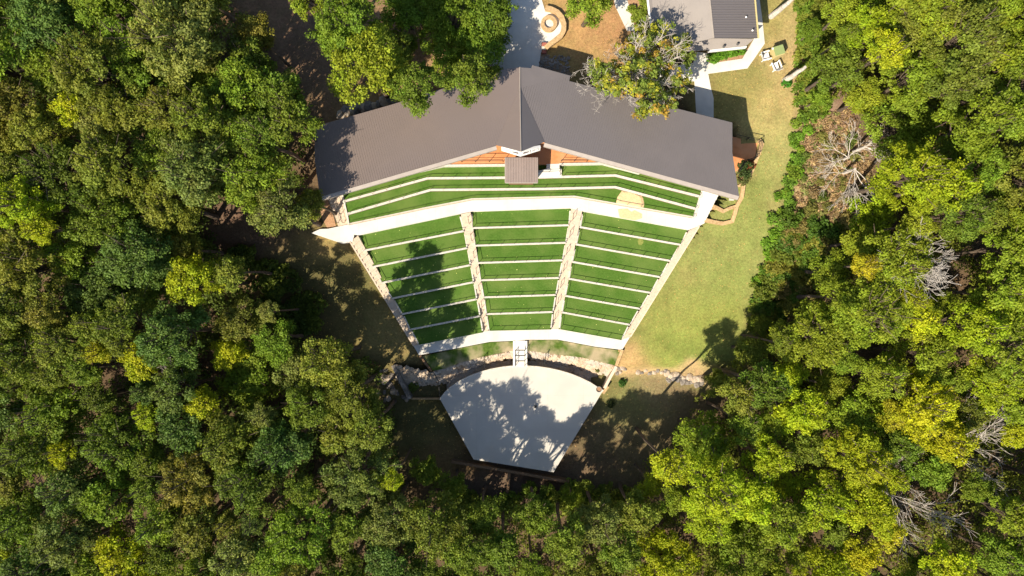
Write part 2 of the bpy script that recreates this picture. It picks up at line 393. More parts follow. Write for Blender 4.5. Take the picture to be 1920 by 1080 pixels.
# cross walk and lower walk
WALK = [(583.5,437),(600,429.5),(614.7,429),(653,420.7),(795,391),(885.5,373.7),(1075.7,368.8),(1302,408),(1318,413),(1322,418),(1311,424),(1292,431),(1093,396),(1070,390),(884,396.5),(861,401),(672,441),(664,440),(661,453.5),(641,456.4)]
struct(MB().prism([P3(a, b, 0) for a, b in WALK], -1.4).build('cross_walkway', M['concrete']))
LOW = [(786,646.5),(904,622.5),(917,620),(1033,617.3),(1048,616.8),(1164,637.5),(1170,634),(1181,632),(1166.7,656),(1115.6,650),(1045.5,636.7),(987,637),(962,639),(918,641),(862,652),(785.5,666),(775,648)]
struct(MB().prism([P3(a, b, -3.6) for a, b in LOW], -4.9).build('lower_walkway', M['concrete']))
# joints are real grooves filled with a darker strip standing 2 mm proud
def staircase(name, lt, lb, rt, rb, z0, z1, n, m, label, group, curb=None, wid=.12):
    t = thing(name, label, 'stairs', P3(*lt, z0), group)
    L0 = Vector(P3(*lt, z0)); L1 = Vector(P3(*lb, z1)); R0 = Vector(P3(*rt, z0)); R1 = Vector(P3(*rb, z1))
    for i in range(n):
        a, b = i/n, (i+1)/n; z = z0-(z0-z1)*(i+.5)/n
        q = [L0.lerp(L1, a), R0.lerp(R1, a), R0.lerp(R1, b), L0.lerp(L1, b)]
        jit = [Vector((random.uniform(-.02, .02), 0, 0)) for _ in q]
        MB().prism([(p.x+j.x, p.y, z) for p, j in zip(q, jit)], z-.9).build('step', m, t)
    if curb:
        for (A, B) in ((L0, L1), (R0, R1)):
            if (A is L0 and 'l' in curb) or (A is R0 and 'r' in curb):
                MB().wall(A, B, wid, (A.z+.04, B.z+.04), min(B.z, A.z)-1.0 if abs(A.z-B.z) < .6 else B.z-.5).build('stringer', m, t)
    return t
s1 = staircase('aisle_stairs', (864,401.5), (906,622), (882.5,397.5), (916,619.5), 0, -3.6, 24, M['sand'], 'sandstone aisle steps between the left and centre seating blocks', 'aisle stairs')
s2 = staircase('aisle_stairs', (1071.5,390.5), (1034,617), (1091.5,395), (1047.5,616.5), 0, -3.6, 24, M['sand'], 'sandstone aisle steps between the centre and right seating blocks', 'aisle stairs')
s3 = staircase('edge_stairs', (656,453), (776,649), (671,441.5), (786,645.5), 0, -3.6, 24, M['sand'], 'weathered sandstone edge steps left of the seating, mostly in tree shade', 'edge stairs', 'l', .14)
s4 = staircase('edge_stairs', (1293,431.5), (1166,637), (1311,424), (1181.5,632), 0, -3.6, 24, M['sand'], 'sunny sandstone edge steps right of the seating beside the lawn', 'edge stairs', 'r', .14)
# handrails up the aisles
for lab, (a, b) in {'left': ((877,400),(911,618)), 'right': ((1076,394),(1037,612))}.items():
    A = Vector(P3(*a, 0)); B = Vector(P3(*b, -3.6))
    for k in range(7):
        p = A.lerp(B, k/7+.03); q = A.lerp(B, k/7+.085)
        railing([p, q], .75, f'short black handrail, {ordn[k]} from the top in the {lab} sandstone aisle', 'aisle handrails', 'handrail', .6, .022)

# ------------------------------------------------------------------ upper seating
UA = [(642.5,378),(802,334),(1007,332.5),(1154,328.7),(1315,368.8)]
UB = [(649.5,401.5),(807,356),(1020,354),(1154,350.7),(1307,392)]
UC = [(653,420.7),(795,391),(885.5,373.7),(1075.7,368.8),(1302,408)]
UD = [(636,352),(700,338),(831,310),(947,309),(1049,307.5),(1131,306),(1230,330),(1322,352)]
ZU = {'A': 1.4, 'B': .95, 'C': .5}
def lineW(l, z): return [P3(a, b, z) for a, b in l]
wA, wB, wC, wD = lineW(UA, 1.46), lineW(UB, 1.01), lineW(UC, .3), lineW(UD, 1.9)
for nm, up, lo, z in (('A', wD, wA, 1.4), ('B', wA, wB, .95), ('C', wB, wC, .5)):
    pts = [(x, y, z) for x, y, _ in up]+[(x, y, z) for x, y, _ in reversed(lo)]
    struct(MB().prism(pts, z-1.4).build('turf_terrace', M['turf']))
def mitre(pts, w, zt, zb): return MB().path(pts, w, zt, zb)
for l, z, lab, m, w in ((wA, 1.46, 'topmost', M['cap'], .20), (wB, 1.01, 'middle', M['cap'], .20), (wC, .52, 'lowest', M['sand'], .14)):
    t = thing('curved_seat_wall', f'long cranked pale seat wall, {lab} of the three under the pavilion', 'wall', l[0], 'seat walls above the cross walkway')
    mitre(l, w, z, z-.14).build('cap', m, t); mitre(l, w-.04, z-.14, z-1.3).build('wall', M['wallface'], t)
    off = Vector((0, -.02, 0))
    r = [Vector((p[0], p[1], z-.04))+off for p in l]
    r[0].x += .2; r[-1].x -= .25
    if lab == 'topmost':
        railing([r[0], r[1], r[2]-Vector((2.9,0,0))], .55, 'low metal guard rail on the topmost terrace, left of the booth', 'guard rails of the upper seating', r=.024, rmat='steel')
        railing([r[2]+Vector((2.35,.02,0)), r[3], r[4]], .55, 'low metal guard rail on the topmost terrace, right of the booth steps', 'guard rails of the upper seating', r=.024, rmat='steel')
    else:
        railing(r, .55, f'low cranked metal guard rail along the {lab} terrace under the pavilion', 'guard rails of the upper seating', r=.024, rmat='steel')
# white deck curb
t = thing('deck_curb', 'white concrete curb between the orange deck and top turf row', 'wall', P3(831,310,1.95))
mitre([P3(a, b, 1.98) for a, b in ((760,326),(831,310),(947,309))], .16, 1.98, .6).build('curb', M['cap'], t)
mitre([P3(a, b, 1.98) for a, b in ((1049,307.5),(1131,306),(1200,324))], .16, 1.98, .6).build('curb', M['cap'], t)
# side cheeks of upper seating
t = thing('side_wall', 'pale stepped side wall at the left end of the upper terraces', 'wall', P3(640,362,1.4))
for a, b, z in (((640,358),(645,380),1.5),((645,380),(650.5,403),1.05),((650.5,403),(653.5,420),.6)):
    MB().wall(P(*a, z), P(*b, z), .16, z, z-1.5).build('wall_section', M['cap'], t)
t = thing('side_wall', 'pale stepped side wall at the right end of the upper terraces', 'wall', P3(1318,357,1.4))
for a, b, z in (((1318,355),(1314,371),1.5),((1313,371),(1306,393),1.05),((1306,393),(1301.5,409),.6)):
    MB().wall(P(*a, z), P(*b, z), .22, z, z-1.5).build('wall_section', M['cap'], t)
# side stairs of upper seating
s5 = staircase('concrete_stairs', (1320,352), (1303,411), (1352,356), (1320,419), 1.9, 0.02, 10, M['concrete'], 'broad white concrete steps beneath the right end of the pavilion roof', None)
s6 = staircase('stone_stairs', (612,362), (634,424), (639,356), (652,420), 1.6, 0.02, 9, M['sand'], 'sandstone steps beneath the left end of the pavilion roof', None)
railing([P3(617,368,1.55), P3(634,418,.1)], .85, 'black handrail down the sandstone steps at the left roof end', None, 'handrail', 1.0, .025, True)
railing([P3(629,366,1.55), P3(645,418,.1)], .85, 'black handrail between the left sandstone steps and the turf', None, 'handrail', 1.0, .025, True)
# booth steps
t = thing('booth_steps', 'small white concrete steps beside the booth roof', 'stairs', P3(1030,320,1.9))
MB().prism([P3(a, b, 1.93) for a, b in ((1025,307.5),(1049,307),(1049,315.5),(1025,316))], .4).build('landing', M['concrete'], t)
for i, (y0, y1, z) in enumerate(((316,320,1.80),(320,324,1.68),(324,328,1.56))):
    MB().prism([P3(a, b, z) for a, b in ((1008 if i else 1025,y0+.3),(1053,y0),(1053,y1),(1008,y1+.3))], .4).build('step', M['concrete'], t)
MB().prism([P3(a, b, 1.49) for a, b in ((1006,328.2),(1053,328),(1053,332),(1006,332.6))], .4).build('step', M['concrete'], t)
railing([P3(1049.5,313,1.6), P3(1049.5,329,1.5)], .8, 'black handrail at the right of the booth steps', None, 'handrail', .8, .025)
railing([P3(1010,324,1.6), P3(1049,322,1.6)], .5, 'black rail across the booth steps', None, 'handrail', 1.2, .02)

# ------------------------------------------------------------------ pavilion
pav = thing('pavilion', 'long cranked pavilion with brown grey metal roof above the seating', 'building', P3(975,200,1.9))
ZE = 7.0; SL = .17
EL0, EL1 = Vector(P(620,363,ZE)), Vector(P(930,273,ZE))
ER0, ER1 = Vector(P(1021,267,ZE)), Vector(P(1385,368,ZE))
def dist_line(p, a, b):
    d = (b-a).normalized(); n = Vector((-d.y, d.x)); return (Vector(p)-a).dot(n)
def roof_pts(poly, a, b, s=.17):
    out = []
    for px, py in poly:
        z = 6.4
        for _ in range(6):
            x, y = P(px, py, z); z = 7.0-s*max(-.1, dist_line((x, y), a, b))
        out.append((x, y, z))
    return out
LP = [(590,238),(640,223),(735,196),(950,129),(975,126.5),(975,165),(930,273),(620,363),(600,369),(590,300)]
RP = [(975,126.5),(997,128),(999,122.5),(1069,142),(1067,152),(1373,230),(1373,285),(1386,368),(1021,267),(975,165)]
lw, rw = roof_pts(LP, EL0, EL1), roof_pts(RP, ER0, ER1)
zc = (lw[4][2]+rw[0][2])/2; zm = (lw[5][2]+rw[9][2])/2
for i, z in ((4, zc), (5, zm)): lw[i] = (lw[i][0], lw[i][1], z)
rw[0] = (lw[4][0], lw[4][1], zc); rw[9] = (lw[5][0], lw[5][1], zm)
ridge_f = P3(977,284,8.2)
def tri_roof(pts, th=.16):
    b = MB(); b.prism(pts, ('t', th)); return b
def ribs(poly, a, b, gap, m, parent, h=.012, w=.03, s=.17):
    """standing seams clipped to the roof polygon, running square to the eave"""
    d = (b-a).normalized(); n = Vector((-d.y, d.x)); pl = [Vector(p[:2]) for p in poly]
    us = [(p-a).dot(d) for p in pl]; u = min(us)+gap/2; mb = MB()
    def zz(u_, v_): return 7.0-s*max(-.1, v_)
    while u < max(us):
        hits = []
        for i in range(len(pl)):
            p, q = pl[i], pl[(i+1) % len(pl)]; up, uq = (p-a).dot(d), (q-a).dot(d)
            if (up-u)*(uq-u) < 0:
                t = (u-up)/(uq-up); c = p.lerp(q, t); hits.append((c-a).dot(n))
        hits.sort()
        for v0, v1 in zip(hits[::2], hits[1::2]):
            p = a+d*u+n*(v0+.02); q = a+d*u+n*(v1-.02); o = d*w/2; z0, z1 = zz(u, v0)+.002, zz(u, v1)+.002
            mb.add([(*(p-o), z0), (*(p+o), z0), (*(q+o), z1), (*(q-o), z1), (*(p-o*.6), z0+h), (*(p+o*.6), z0+h), (*(q+o*.6), z1+h), (*(q-o*.6), z1+h)],
                   [(4,5,6,7),(0,1,5,4),(1,2,6,5),(2,3,7,6),(3,0,4,7)])
        u += gap
    return mb.build('standing_seams', m, parent)
def local(o, par):
    return o
rL = tri_roof(lw).build('roof_wing', M['roofL'], pav); rL['label'] = 'left roof wing with sunlight painted in as browner metal'
rR = tri_roof(rw).build('roof_wing', M['roofR'], pav); rR['label'] = 'right roof wing with weaker sun painted in as greyer metal'
def sub(o, par):
    o.parent = par; o.location = (0,0,0); return o
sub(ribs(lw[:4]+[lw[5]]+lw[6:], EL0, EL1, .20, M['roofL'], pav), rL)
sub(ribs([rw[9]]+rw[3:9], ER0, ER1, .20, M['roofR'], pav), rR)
# dormer prow: two planes from the ridge to the valleys
def up(p, e): return (p[0], p[1], p[2]+e)
vL = P3(930,272,7.02); vR = P3(1021,266,7.02); rb = up(lw[5], .03)
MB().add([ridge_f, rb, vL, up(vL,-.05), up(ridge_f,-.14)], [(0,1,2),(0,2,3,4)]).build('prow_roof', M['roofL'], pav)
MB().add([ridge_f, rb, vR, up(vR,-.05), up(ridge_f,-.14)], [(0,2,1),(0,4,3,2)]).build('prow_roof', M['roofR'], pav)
MB().tube(ridge_f, up(rb,.02), .05, n=6).tube(up(rb,.02), up(lw[4],.03), .05, n=6).build('ridge_cap', M['fascia'], pav)
# white prow wall with four windows
A = Vector(P3(940,276.5,7.15)); B = Vector(P3(977,283.4,8.08)); C = Vector(P3(1014,276,7.15))
for p, q in ((A, B), (B, C)):
    lo = 5.85; fr = []
    d = Vector((q.x-p.x, q.y-p.y, 0)).normalized(); nn = Vector((d.y, -d.x, 0)); 
    f = [Vector((p.x, p.y, lo)), Vector((q.x, q.y, lo)), q.copy(), p.copy()]
    bk = [v-nn*.18 for v in f]
    w = MB().add(f+bk, [(0,1,2,3),(7,6,5,4),(0,4,5,1),(1,5,6,2),(2,6,7,3),(3,7,4,0)]).build('prow_wall', M['white'], pav)
    for t0, t1 in ((.16,.46),(.56,.90)):
        a = p.lerp(q, t0) if p is A else p.lerp(q, 1-t1); b = p.lerp(q, t1) if p is A else p.lerp(q, 1-t0)
        za, zb_ = a.z-.28, b.z-.28
        g = [Vector((a.x, a.y, 6.55))+nn*.03, Vector((b.x, b.y, 6.55))+nn*.03, Vector((b.x, b.y, zb_))+nn*.03, Vector((a.x, a.y, za))+nn*.03]
        gb = [v-nn*.05 for v in g]
        wn = MB().add(g+gb, [(0,1,2,3),(0,4,5,1),(1,5,6,2),(2,6,7,3),(3,7,4,0)]).build('window', M['glass'], pav)
        fm = MB()
        for i in range(4): fm.tube(g[i]+nn*.01, g[(i+1) % 4]+nn*.01, .035, n=4)
        sub(fm.build('window_frame', M['white'], pav), wn)
soff = MB().prism([(A.x, A.y, 5.84), (B.x, B.y, 5.84), (C.x, C.y, 5.84), (C.x, C.y+1.6, 5.84), (A.x, A.y+1.6, 5.84)], 5.74).build('soffit', M['white'], pav)
# fascia and gutter along the eaves
def eave(a, b, za, zb):
    d = (b-a).normalized(); n = Vector((d.y, -d.x)); mb = MB()
    o = n*.30; i = n*.0
    mb.add([(*a, za-.03), (*b, zb-.03), (*(b+o), zb-.10), (*(a+o), za-.10), (*(a+o*.85), za-.62), (*(b+o*.85), zb-.62), (*a, za-.62), (*b, zb-.62)],
           [(0,3,2,1),(3,4,5,2),(4,6,7,5),(6,0,1,7),(0,6,4,3),(1,2,5,7)])
    return mb
eave(Vector(P(601,369,7)), Vector(P(930,273.5,7)), 7, 7).build('fascia', M['fascia'], pav)
eave(Vector(P(1021,267.5,7)), Vector(P(1386,368,7)), 7, 7).build('fascia', M['fascia'], pav)
nb = MB()
for p, q in list(zip(lw[:4], lw[1:5]))+list(zip(rw[0:6], rw[1:7])):
    nb.tube(up(p, -.06), up(q, -.06), .035, n=6)
nb.build('gutter', M['fascia'], pav)
# deck floor, columns, back wall, beams
DECK = [(600,360),(636,352),(700,338),(760,325),(831,310),(947,309),(1049,307.5),(1131,306),(1230,330),(1320,352),(1352,356),(1368,330),(1369,262),(1330,232),(1090,170),(980,150),(900,180),(640,250),(604,262)]
MB().prism([P3(a, b, 1.9) for a, b in DECK], .3).build('deck_floor', M['deck'], pav)
MB().prism([P3(a, b, 1.1) for a, b in ((1366,330),(1385,318),(1389,306),(1415,297),(1421,268),(1366,254))], .1).build('deck_floor', M['deck'], pav)
colm = MB().box((0,0,2.2), (.22,.22,4.4)).build('column', M['wood'], pav)
spots = [(650,345),(730,322),(810,299),(890,279),(1060,285),(1150,309),(1235,332),(1310,350),(640,262),(740,235),(850,205),(1120,195),(1230,225),(1340,250)]
for i, (a, b) in enumerate(spots):
    x, y = P(a, b, 6); y += .9 if b > 260 and i < 8 else 0
    q = colm if i == 0 else colm.copy()
    if i: COL.objects.link(q); q.parent = pav
    zt = 7.0-.17*max(0, dist_line((x, y), EL0, EL1) if x < 0 else dist_line((x, y), ER0, ER1))-.2
    q.scale = (1, 1, (zt-1.9)/4.4); q.location = Vector((x, y, 1.9))-Vector(pav.location)
for a, b in (((606,262),(900,182)),((900,182),(985,158)),((985,158),(1085,176)),((1085,176),(1330,238))):
    MB().wall(P(*a, 3.5), P(*b, 3.5), .2, (5.2), 1.6).build('back_wall', M['wood'], pav)
# deck railings
railing([P3(866,304,1.9), P3(943,303.5,1.9)], 1.0, 'black railing on the orange deck left of the booth', None, 'deck_railing', 1.3, .028, True)
railing([P3(1052,303,1.9), P3(1100,303.5,1.9)], 1.0, 'black railing on the orange deck right of the booth steps', None, 'deck_railing', 1.3, .028, True)
railing([P3(1376,257,1.1), P3(1421,268,1.1), P3(1416,296,1.1), P3(1392,305,1.1), P3(1380,325,1.1)], 1.0, 'black railing around the brown deck end right of the roof', None, 'deck_railing', 1.3, .03, True)
# booth
bo = thing('sound_booth', 'small square booth with flat ribbed brown roof under the prow', 'building', P3(978,320,1.4))
bc = [P3(947.5,295.5,4.0), P3(1008,295.5,4.0), P3(1008,342.5,3.8), P3(947.5,342.5,3.8)]
br = MB().prism(bc, ('t', .14)).build('roof', M['booth'], bo)
rb2 = MB()
for i in range(1, 20):
    t = i/20; p = Vector(bc[0]).lerp(Vector(bc[1]), t); q = Vector(bc[3]).lerp(Vector(bc[2]), t)
    rb2.add([(p.x-.02, p.y, p.z+.002), (p.x+.02, p.y, p.z+.002), (q.x+.02, q.y, q.z+.002), (q.x-.02, q.y, q.z+.002), (p.x, p.y, p.z+.04), (q.x, q.y, q.z+.04)], [(0,3,5,4),(1,4,5,2),(0,4,1),(3,2,5)])
sub(rb2.build('ribs', M['booth'], bo), br)
fb = MB()
for i in range(4): fb.tube(up(bc[i], -.04), up(bc[(i+1) % 4], -.04), .05, n=4)
fb.build('trim', M['fascia'], bo)
bx = [Vector(p) for p in bc]; cen = sum(bx, Vector())/4
ins = [cen+(p-cen)*.78 for p in bx]
MB().prism([(p.x, p.y, 3.66) for p in ins], .95).build('wall', M['wood'], bo)

# ------------------------------------------------------------------ stage, gully, riprap
ZS = -4.7
arc = [(825,748),(835,735),(845,725.5),(862,714),(880,705),(900,697.5),(920,692),(942,688),(963,686),(988,686),(1010,687.5),(1030,690.5),(1050,695),(1070,701),(1089,708.5),(1107,717.5),(1120,726),(1131,732)]
STAGE = arc+[(1038,885.5),(888,861.5)]
st = struct(MB().prism([P3(a, b, ZS) for a, b in STAGE], ZS-1.6).build('stage', M['stage']))
# paler edge band around the arc
t = thing('stage_edge', 'pale raised concrete rim along the curved top of the stage', 'edging', P3(963,686,ZS))
mitre([P3(a, b+1.2, ZS) for a, b in arc], .18, ZS+.035, ZS-.3).build('rim', M['cap'], t)
# riprap apron
up_edge = [(744,686),(775,690),(810,697),(835,690),(865,678),(905,668),(962,656.5),(988,656),(1010,659),(1045,664),(1090,669),(1125,677),(1155,685.5)]
def apron_z(x, y):
    # height falls from the grass strip down to the foot of the stage
    px = x/((H+4.9)/H/20)+960; py = 540-y/((H+4.9)/H/20)
    U = np.interp(px, [p[0] for p in up_edge], [p[1] for p in up_edge]); D = np.interp(px, [740]+[p[0] for p in arc]+[1160], [760]+[p[1] for p in arc]+[745])
    t = min(1, max(0, (py-U)/max(6, D-U))); return -4.15-1.9*min(1, t/.62)
AP = up_edge+[(1150,700),(1132,734)]+[(a, b+1.5) for a, b in reversed(arc)]+[(815,750),(765,748)]
bm_poly = [P(a, b, -4.9) for a, b in AP]
def apron():
    bm = bmesh.new(); bm.faces.new([bm.verts.new((x, y, 0)) for x, y in bm_poly])
    for ax in (0, 1):
        k = -14
        while k < 12:
            co = [0,0,0]; no = [0,0,0]; co[ax] = k; no[ax] = 1
            bmesh.ops.bisect_plane(bm, geom=bm.verts[:]+bm.edges[:]+bm.faces[:], plane_co=co, plane_no=no); k += .45
    for v in bm.verts: v.co.z = apron_z(v.co.x, v.co.y)-.03
    bmesh.ops.recalc_face_normals(bm, faces=bm.faces[:])
    if sum(f.normal.z for f in bm.faces) < 0: bmesh.ops.reverse_faces(bm, faces=bm.faces[:])
    me = bpy.data.meshes.new('gully_bed'); bm.to_mesh(me); bm.free(); me.materials.append(M['dirt'])
    o = bpy.data.objects.new('gully_bed', me); link(o); struct(o)
apron()
ICO_V = []; 
def ico():
    bm = bmesh.new(); bmesh.ops.create_icosphere(bm, subdivisions=1, radius=1)
    vs = np.array([v.co[:] for v in bm.verts]); fs = [tuple(v.index for v in f.verts) for f in bm.faces]; bm.free(); return vs, fs
IV, IF = ico()
def ico2():
    bm = bmesh.new(); bmesh.ops.create_icosphere(bm, subdivisions=2, radius=1)
    vs = np.array([v.co[:] for v in bm.verts]); fs = [tuple(v.index for v in f.verts) for f in bm.faces]; bm.free(); return vs, fs
IV2, IF2 = ico2()
def stones(name, pts, smin, smax, m, seed=1):
    r = np.random.default_rng(seed); V = []; F = []
    for (x, y, z) in pts:
        s = r.uniform(smin, smax)*np.array([r.uniform(.8, 1.5), r.uniform(.6, 1.1), r.uniform(.35, .6)])
        v = IV*(1+r.uniform(-.22, .22, (len(IV), 1)))*s; a = r.uniform(0, 6.28); c, sn = math.cos(a), math.sin(a)
        v = np.stack([v[:, 0]*c-v[:, 1]*sn, v[:, 0]*sn+v[:, 1]*c, v[:, 2]], 1)+np.array([x, y, z])
        k = len(V); V += [tuple(q) for q in v]; F += [tuple(i+k for i in f) for f in IF]
    me = bpy.data.meshes.new(name); me.from_pydata(V, [], F); me.materials.append(m)
    o = bpy.data.objects.new(name, me); link(o); return o
pts = []
while len(pts) < 2600:
    x, y = rng.uniform(-12, 11), rng.uniform(-12, -6)
    if inside(bm_poly, x, y): pts.append((x, y, apron_z(x, y)))
tag(stones('riprap', pts, .10, .26, M['stone'], 3), 'tan angular riprap covering the bank around the curved stage', 'stones', kind='stuff')
# grass strips above the riprap
def strip(poly):
    o = MB().prism([P3(a, b, -3.95) for a, b in poly], ('t', .8)).build('grass_strip', M['patchy']); struct(o)
strip([(792,668),(862,653),(918,642),(962,640),(962,657),(905,669),(865,679),(835,691),(812,695)])
strip([(988,638),(1045,637.6),(1115,651),(1165,657.5),(1157,686),(1125,678.5),(1090,670),(1045,665),(1010,660),(988,657)])
# bridge stairs down to the stage
bs = thing('bridge_steps', 'white concrete bridge steps leading down to the curved stage', 'stairs', P3(975,660,-3.6))
zz = [-3.62,-3.9,-4.18,-4.45]
yy = [638.5,656.5,666.5,676.5,686.5]
for i in range(4):
    MB().prism([P3(a, b, zz[i]) for a, b in ((966,yy[i]),(984.5,yy[i]),(984.5,yy[i+1]),(966,yy[i+1]))], -5.6).build('landing' if i == 0 else 'step', M['concrete'], bs)
for xx in (963.8, 986.6):
    MB().wall(P(xx, 639, -3.7), P(xx, 686.5, -4.3), .2, (-3.55, -4.3), -5.6).build('side_wall', M['concrete'], bs)
brm = MB()
for y_, z_ in ((657,-3.55),(667,-3.8),(677,-4.05)):
    pass
railing([P3(966.5,657,-3.9), P3(966.5,685,-4.6)], .8, 'black handrail left on the bridge steps to the stage', 'bridge handrails', 'handrail', .55, .03)
railing([P3(984,657,-3.9), P3(984,685,-4.6)], .8, 'black handrail right on the bridge steps to the stage', 'bridge handrails', 'handrail', .55, .03)
for i, (y_, z_) in enumerate(((656.8,-3.61),(666.8,-3.89),(676.8,-4.17))):
    o = MB().wall(P(965.5, y_, z_), P(985, y_, z_), .07, z_+.02, z_-.1).build('tread_edge', M['black'], bs)
# side walls of the bowl
def simple_wall(name, pts, w, zt, zb, m, label, cat='wall', group=None):
    t = thing(name, label, cat, P3(*pts[0], zt[0]), group)
    mitre([P3(a, b, z) for (a, b), z in zip(pts, zt)], w, list(zt), list(zb)).build('wall', m, t); return t
simple_wall('edge_wall', [(1167,656),(1155.5,686)], .3, (-3.55,-3.9), (-5,-5.6), M['yellowstone'], 'tan edge wall running from the lower walkway corner to the riprap')
simple_wall('edge_wall', [(1155.5,687),(1143,710),(1133.5,728)], .28, (-3.95,-4.3,-4.6), (-5.8,-5.8,-5.8), M['sand'], 'pale coping wall closing the right end of the riprap')
simple_wall('edge_wall', [(1139,724),(1129.5,737)], .42, (-4.9,-4.9), (-5.8,-5.8), M['yellowstone'], 'short yellow block wall at the right corner of the stage')
simple_wall('edge_wall', [(787,667),(800,684),(809,696)], .22, (-3.6,-3.95,-4.15), (-5,-5.3,-5.5), M['wood'], 'brown timber edging below the left end of the lower walkway')
simple_wall('edge_wall', [(737,685),(753,717),(768,748)], .40, (-4.0,-4.3,-4.6), (-5.6,-5.9,-5.9), M['rock'], 'grey block wall with pale cap between the woods and stage')
simple_wall('edge_wall', [(770,748),(800,748),(824,748)], .12, (-4.95,-4.95,-4.95), (-5.9,-5.9,-5.9), M['yellowstone'], 'thin tan board wall left of the stage corner')
simple_wall('timber_wall', [(846,866),(955,884),(1067,904)], .26, (-5.0,-5.0,-5.0), (-6.2,-6.2,-6.2), M['wood'], 'low brown timber wall behind the straight edge of the stage')
simple_wall('timber_wall', [(955,886),(951,925)], .3, (-5.1,-5.2), (-6.4,-6.4), M['wood'], 'brown timber side piece running off behind the stage')
railing([P3(908,668,-4.2), P3(910,689,-5.3)], .9, 'black railing down the riprap left of the bridge steps', None, 'handrail', 1.1, .035)
railing([P3(1023,664,-4.2), P3(1019,684,-5.3)], .9, 'black railing down the riprap right of the bridge steps', None, 'handrail', 1.1, .035)
railing([P3(814,695,-4.2), P3(824,712,-4.6), P3(826,742,-5.2)], .9, 'bent black railing at the left corner of the stage', None, 'handrail', 1.1, .03)
# planter tub on the stage, dark post box
t = thing('round_planter', 'round grey planter tub on the right corner of the stage', 'planter', P3(1122,729,ZS))
b = MB()
for i in range(16):
    a0, a1 = 2*math.pi*i/16, 2*math.pi*(i+1)/16
    for (r0, z0, r1, z1) in ((.2,0,.3,.42),(.3,.42,.24,.42),(.24,.42,.22,.34)):
        b.add([(r0*math.cos(a0), r0*math.sin(a0), z0), (r0*math.cos(a1), r0*math.sin(a1), z0), (r1*math.cos(a1), r1*math.sin(a1), z1), (r1*math.cos(a0), r1*math.sin(a0), z1)], [(0,1,2,3)])
o = b.build('tub', M['rock'], t); o.location = (0,0,0)
o = MB().prism([(.22*math.cos(k*math.pi/8), .22*math.sin(k*math.pi/8), .34) for k in range(16)], .28).build('soil', M['mulch'], t); o.location = (0,0,0)
t = thing('monitor_speaker', 'small black floor box standing in the shade on the stage', 'speaker', P3(1004,762,ZS))
o = MB().prism([(-.12,-.1,.2),(.12,-.1,.2),(.12,.1,.3),(-.12,.1,.3)], 0).build('cabinet', M['black'], t); o.location = (0,0,0)
# boulders
bmesh_b = []
for k in range(4):
    r = np.random.default_rng(50+k); v = IV2*(1+r.normal(0, .12, (len(IV2), 1)))*np.array([1.15, .85, .6])
    me = bpy.data.meshes.new('boulder'); me.from_pydata([tuple(q) for q in v], [], IF2); me.materials.append(M['rock' if k % 2 else 'stone']); bmesh_b.append(me)
def boulder(px, py, s, label, group, i):
    o = bpy.data.objects.new('boulder', bmesh_b[i % 4]); link(o); x, y, z = PG(px, py)
    o.location = (x, y, z+.05*s); o.scale = (s, s, s); o.rotation_euler = (0, 0, random.uniform(0, 6)); tag(o, label, 'rock', group)
i = 0
bl = 'pale boulder in the rock line along the bottom of the right lawn'
for px in list(np.arange(1196, 1252, 7.5)):
    boulder(px, 697+random.uniform(-3, 4), random.uniform(.16, .3), bl, 'sunlit boulders below the lawn', i); i += 1
for px in list(np.arange(1252, 1318, 6.5)):
    for q in range(2):
        boulder(px+random.uniform(-2, 2), 700+(px-1252)*.16+random.uniform(-3, 4)+q*8, random.uniform(.2, .42), 'dark shaded boulder in the rock bank where the lawn meets trees', 'shaded boulders below the lawn', i); i += 1
for px, py, s in ((1153,692,.3),(1160,690,.28),(1167,689,.3),(1157,699,.26),(1163,697,.22),(1171,691,.24)):
    boulder(px, py, s, 'whitish boulder piled at the foot of the tan edge wall', 'boulders at the edge wall', i); i += 1
for k in range(12):
    t_ = k/11; boulder(640+t_*112, 214-t_*30+random.uniform(-3, 3), random.uniform(.35, .6), 'dark boulder lined up behind the left roof wing', 'boulders behind the left roof', i); i += 1
for k in range(46):
    boulder(random.uniform(705, 765), random.uniform(692, 752), random.uniform(.15, .34), 'loose stone on the bank left of the grey block wall', 'stones left of the block wall', i); i += 1

# ------------------------------------------------------------------ right end planter walls, bed, plants
def gwall(name, pts, w, h, m, label, cat='wall', group=None):
    q = [PG(a, b, h) for a, b in pts]; t = thing(name, label, cat, q[0], group)
    MB().path(q, w, [p[2] for p in q], [p[2]-h-.9 for p in q]).build('wall', m, t); return t
gwall('stone_border', [(1424,262),(1429,270),(1424,285),(1418,300),(1411,318),(1403,333),(1395,343),(1393,358),(1391,370),(1382,386),(1378,402),(1373,415),(1356,419),(1338,416),(1322,412)], .34, .28, M['yellowstone'], 'long bent yellow stone border round the beds at the right roof end')
gwall('stone_border', [(1334,385),(1346,390),(1357,396),(1367,391),(1380,387)], .3, .26, M['yellowstone'], 'bent yellow stone divider between the two small grass beds')
gwall('stone_border', [(1385,349),(1396,343)], .22, .2, M['yellowstone'], 'short yellow stone strip touching the right roof corner')
struct(drape('planting_bed', [(1384,320),(1392,306),(1416,299),(1410,318),(1402,332),(1394,342),(1386,349)], .07, M['mulch']))
t = thing('utility_box', 'small pale utility lid in the grass by the roof corner', 'utility box', PG(1371,373,.05))
o = MB().box((0,0,.04), (.42,.3,.16)).build('lid', M['cap'], t); o.location = (0,0,0)
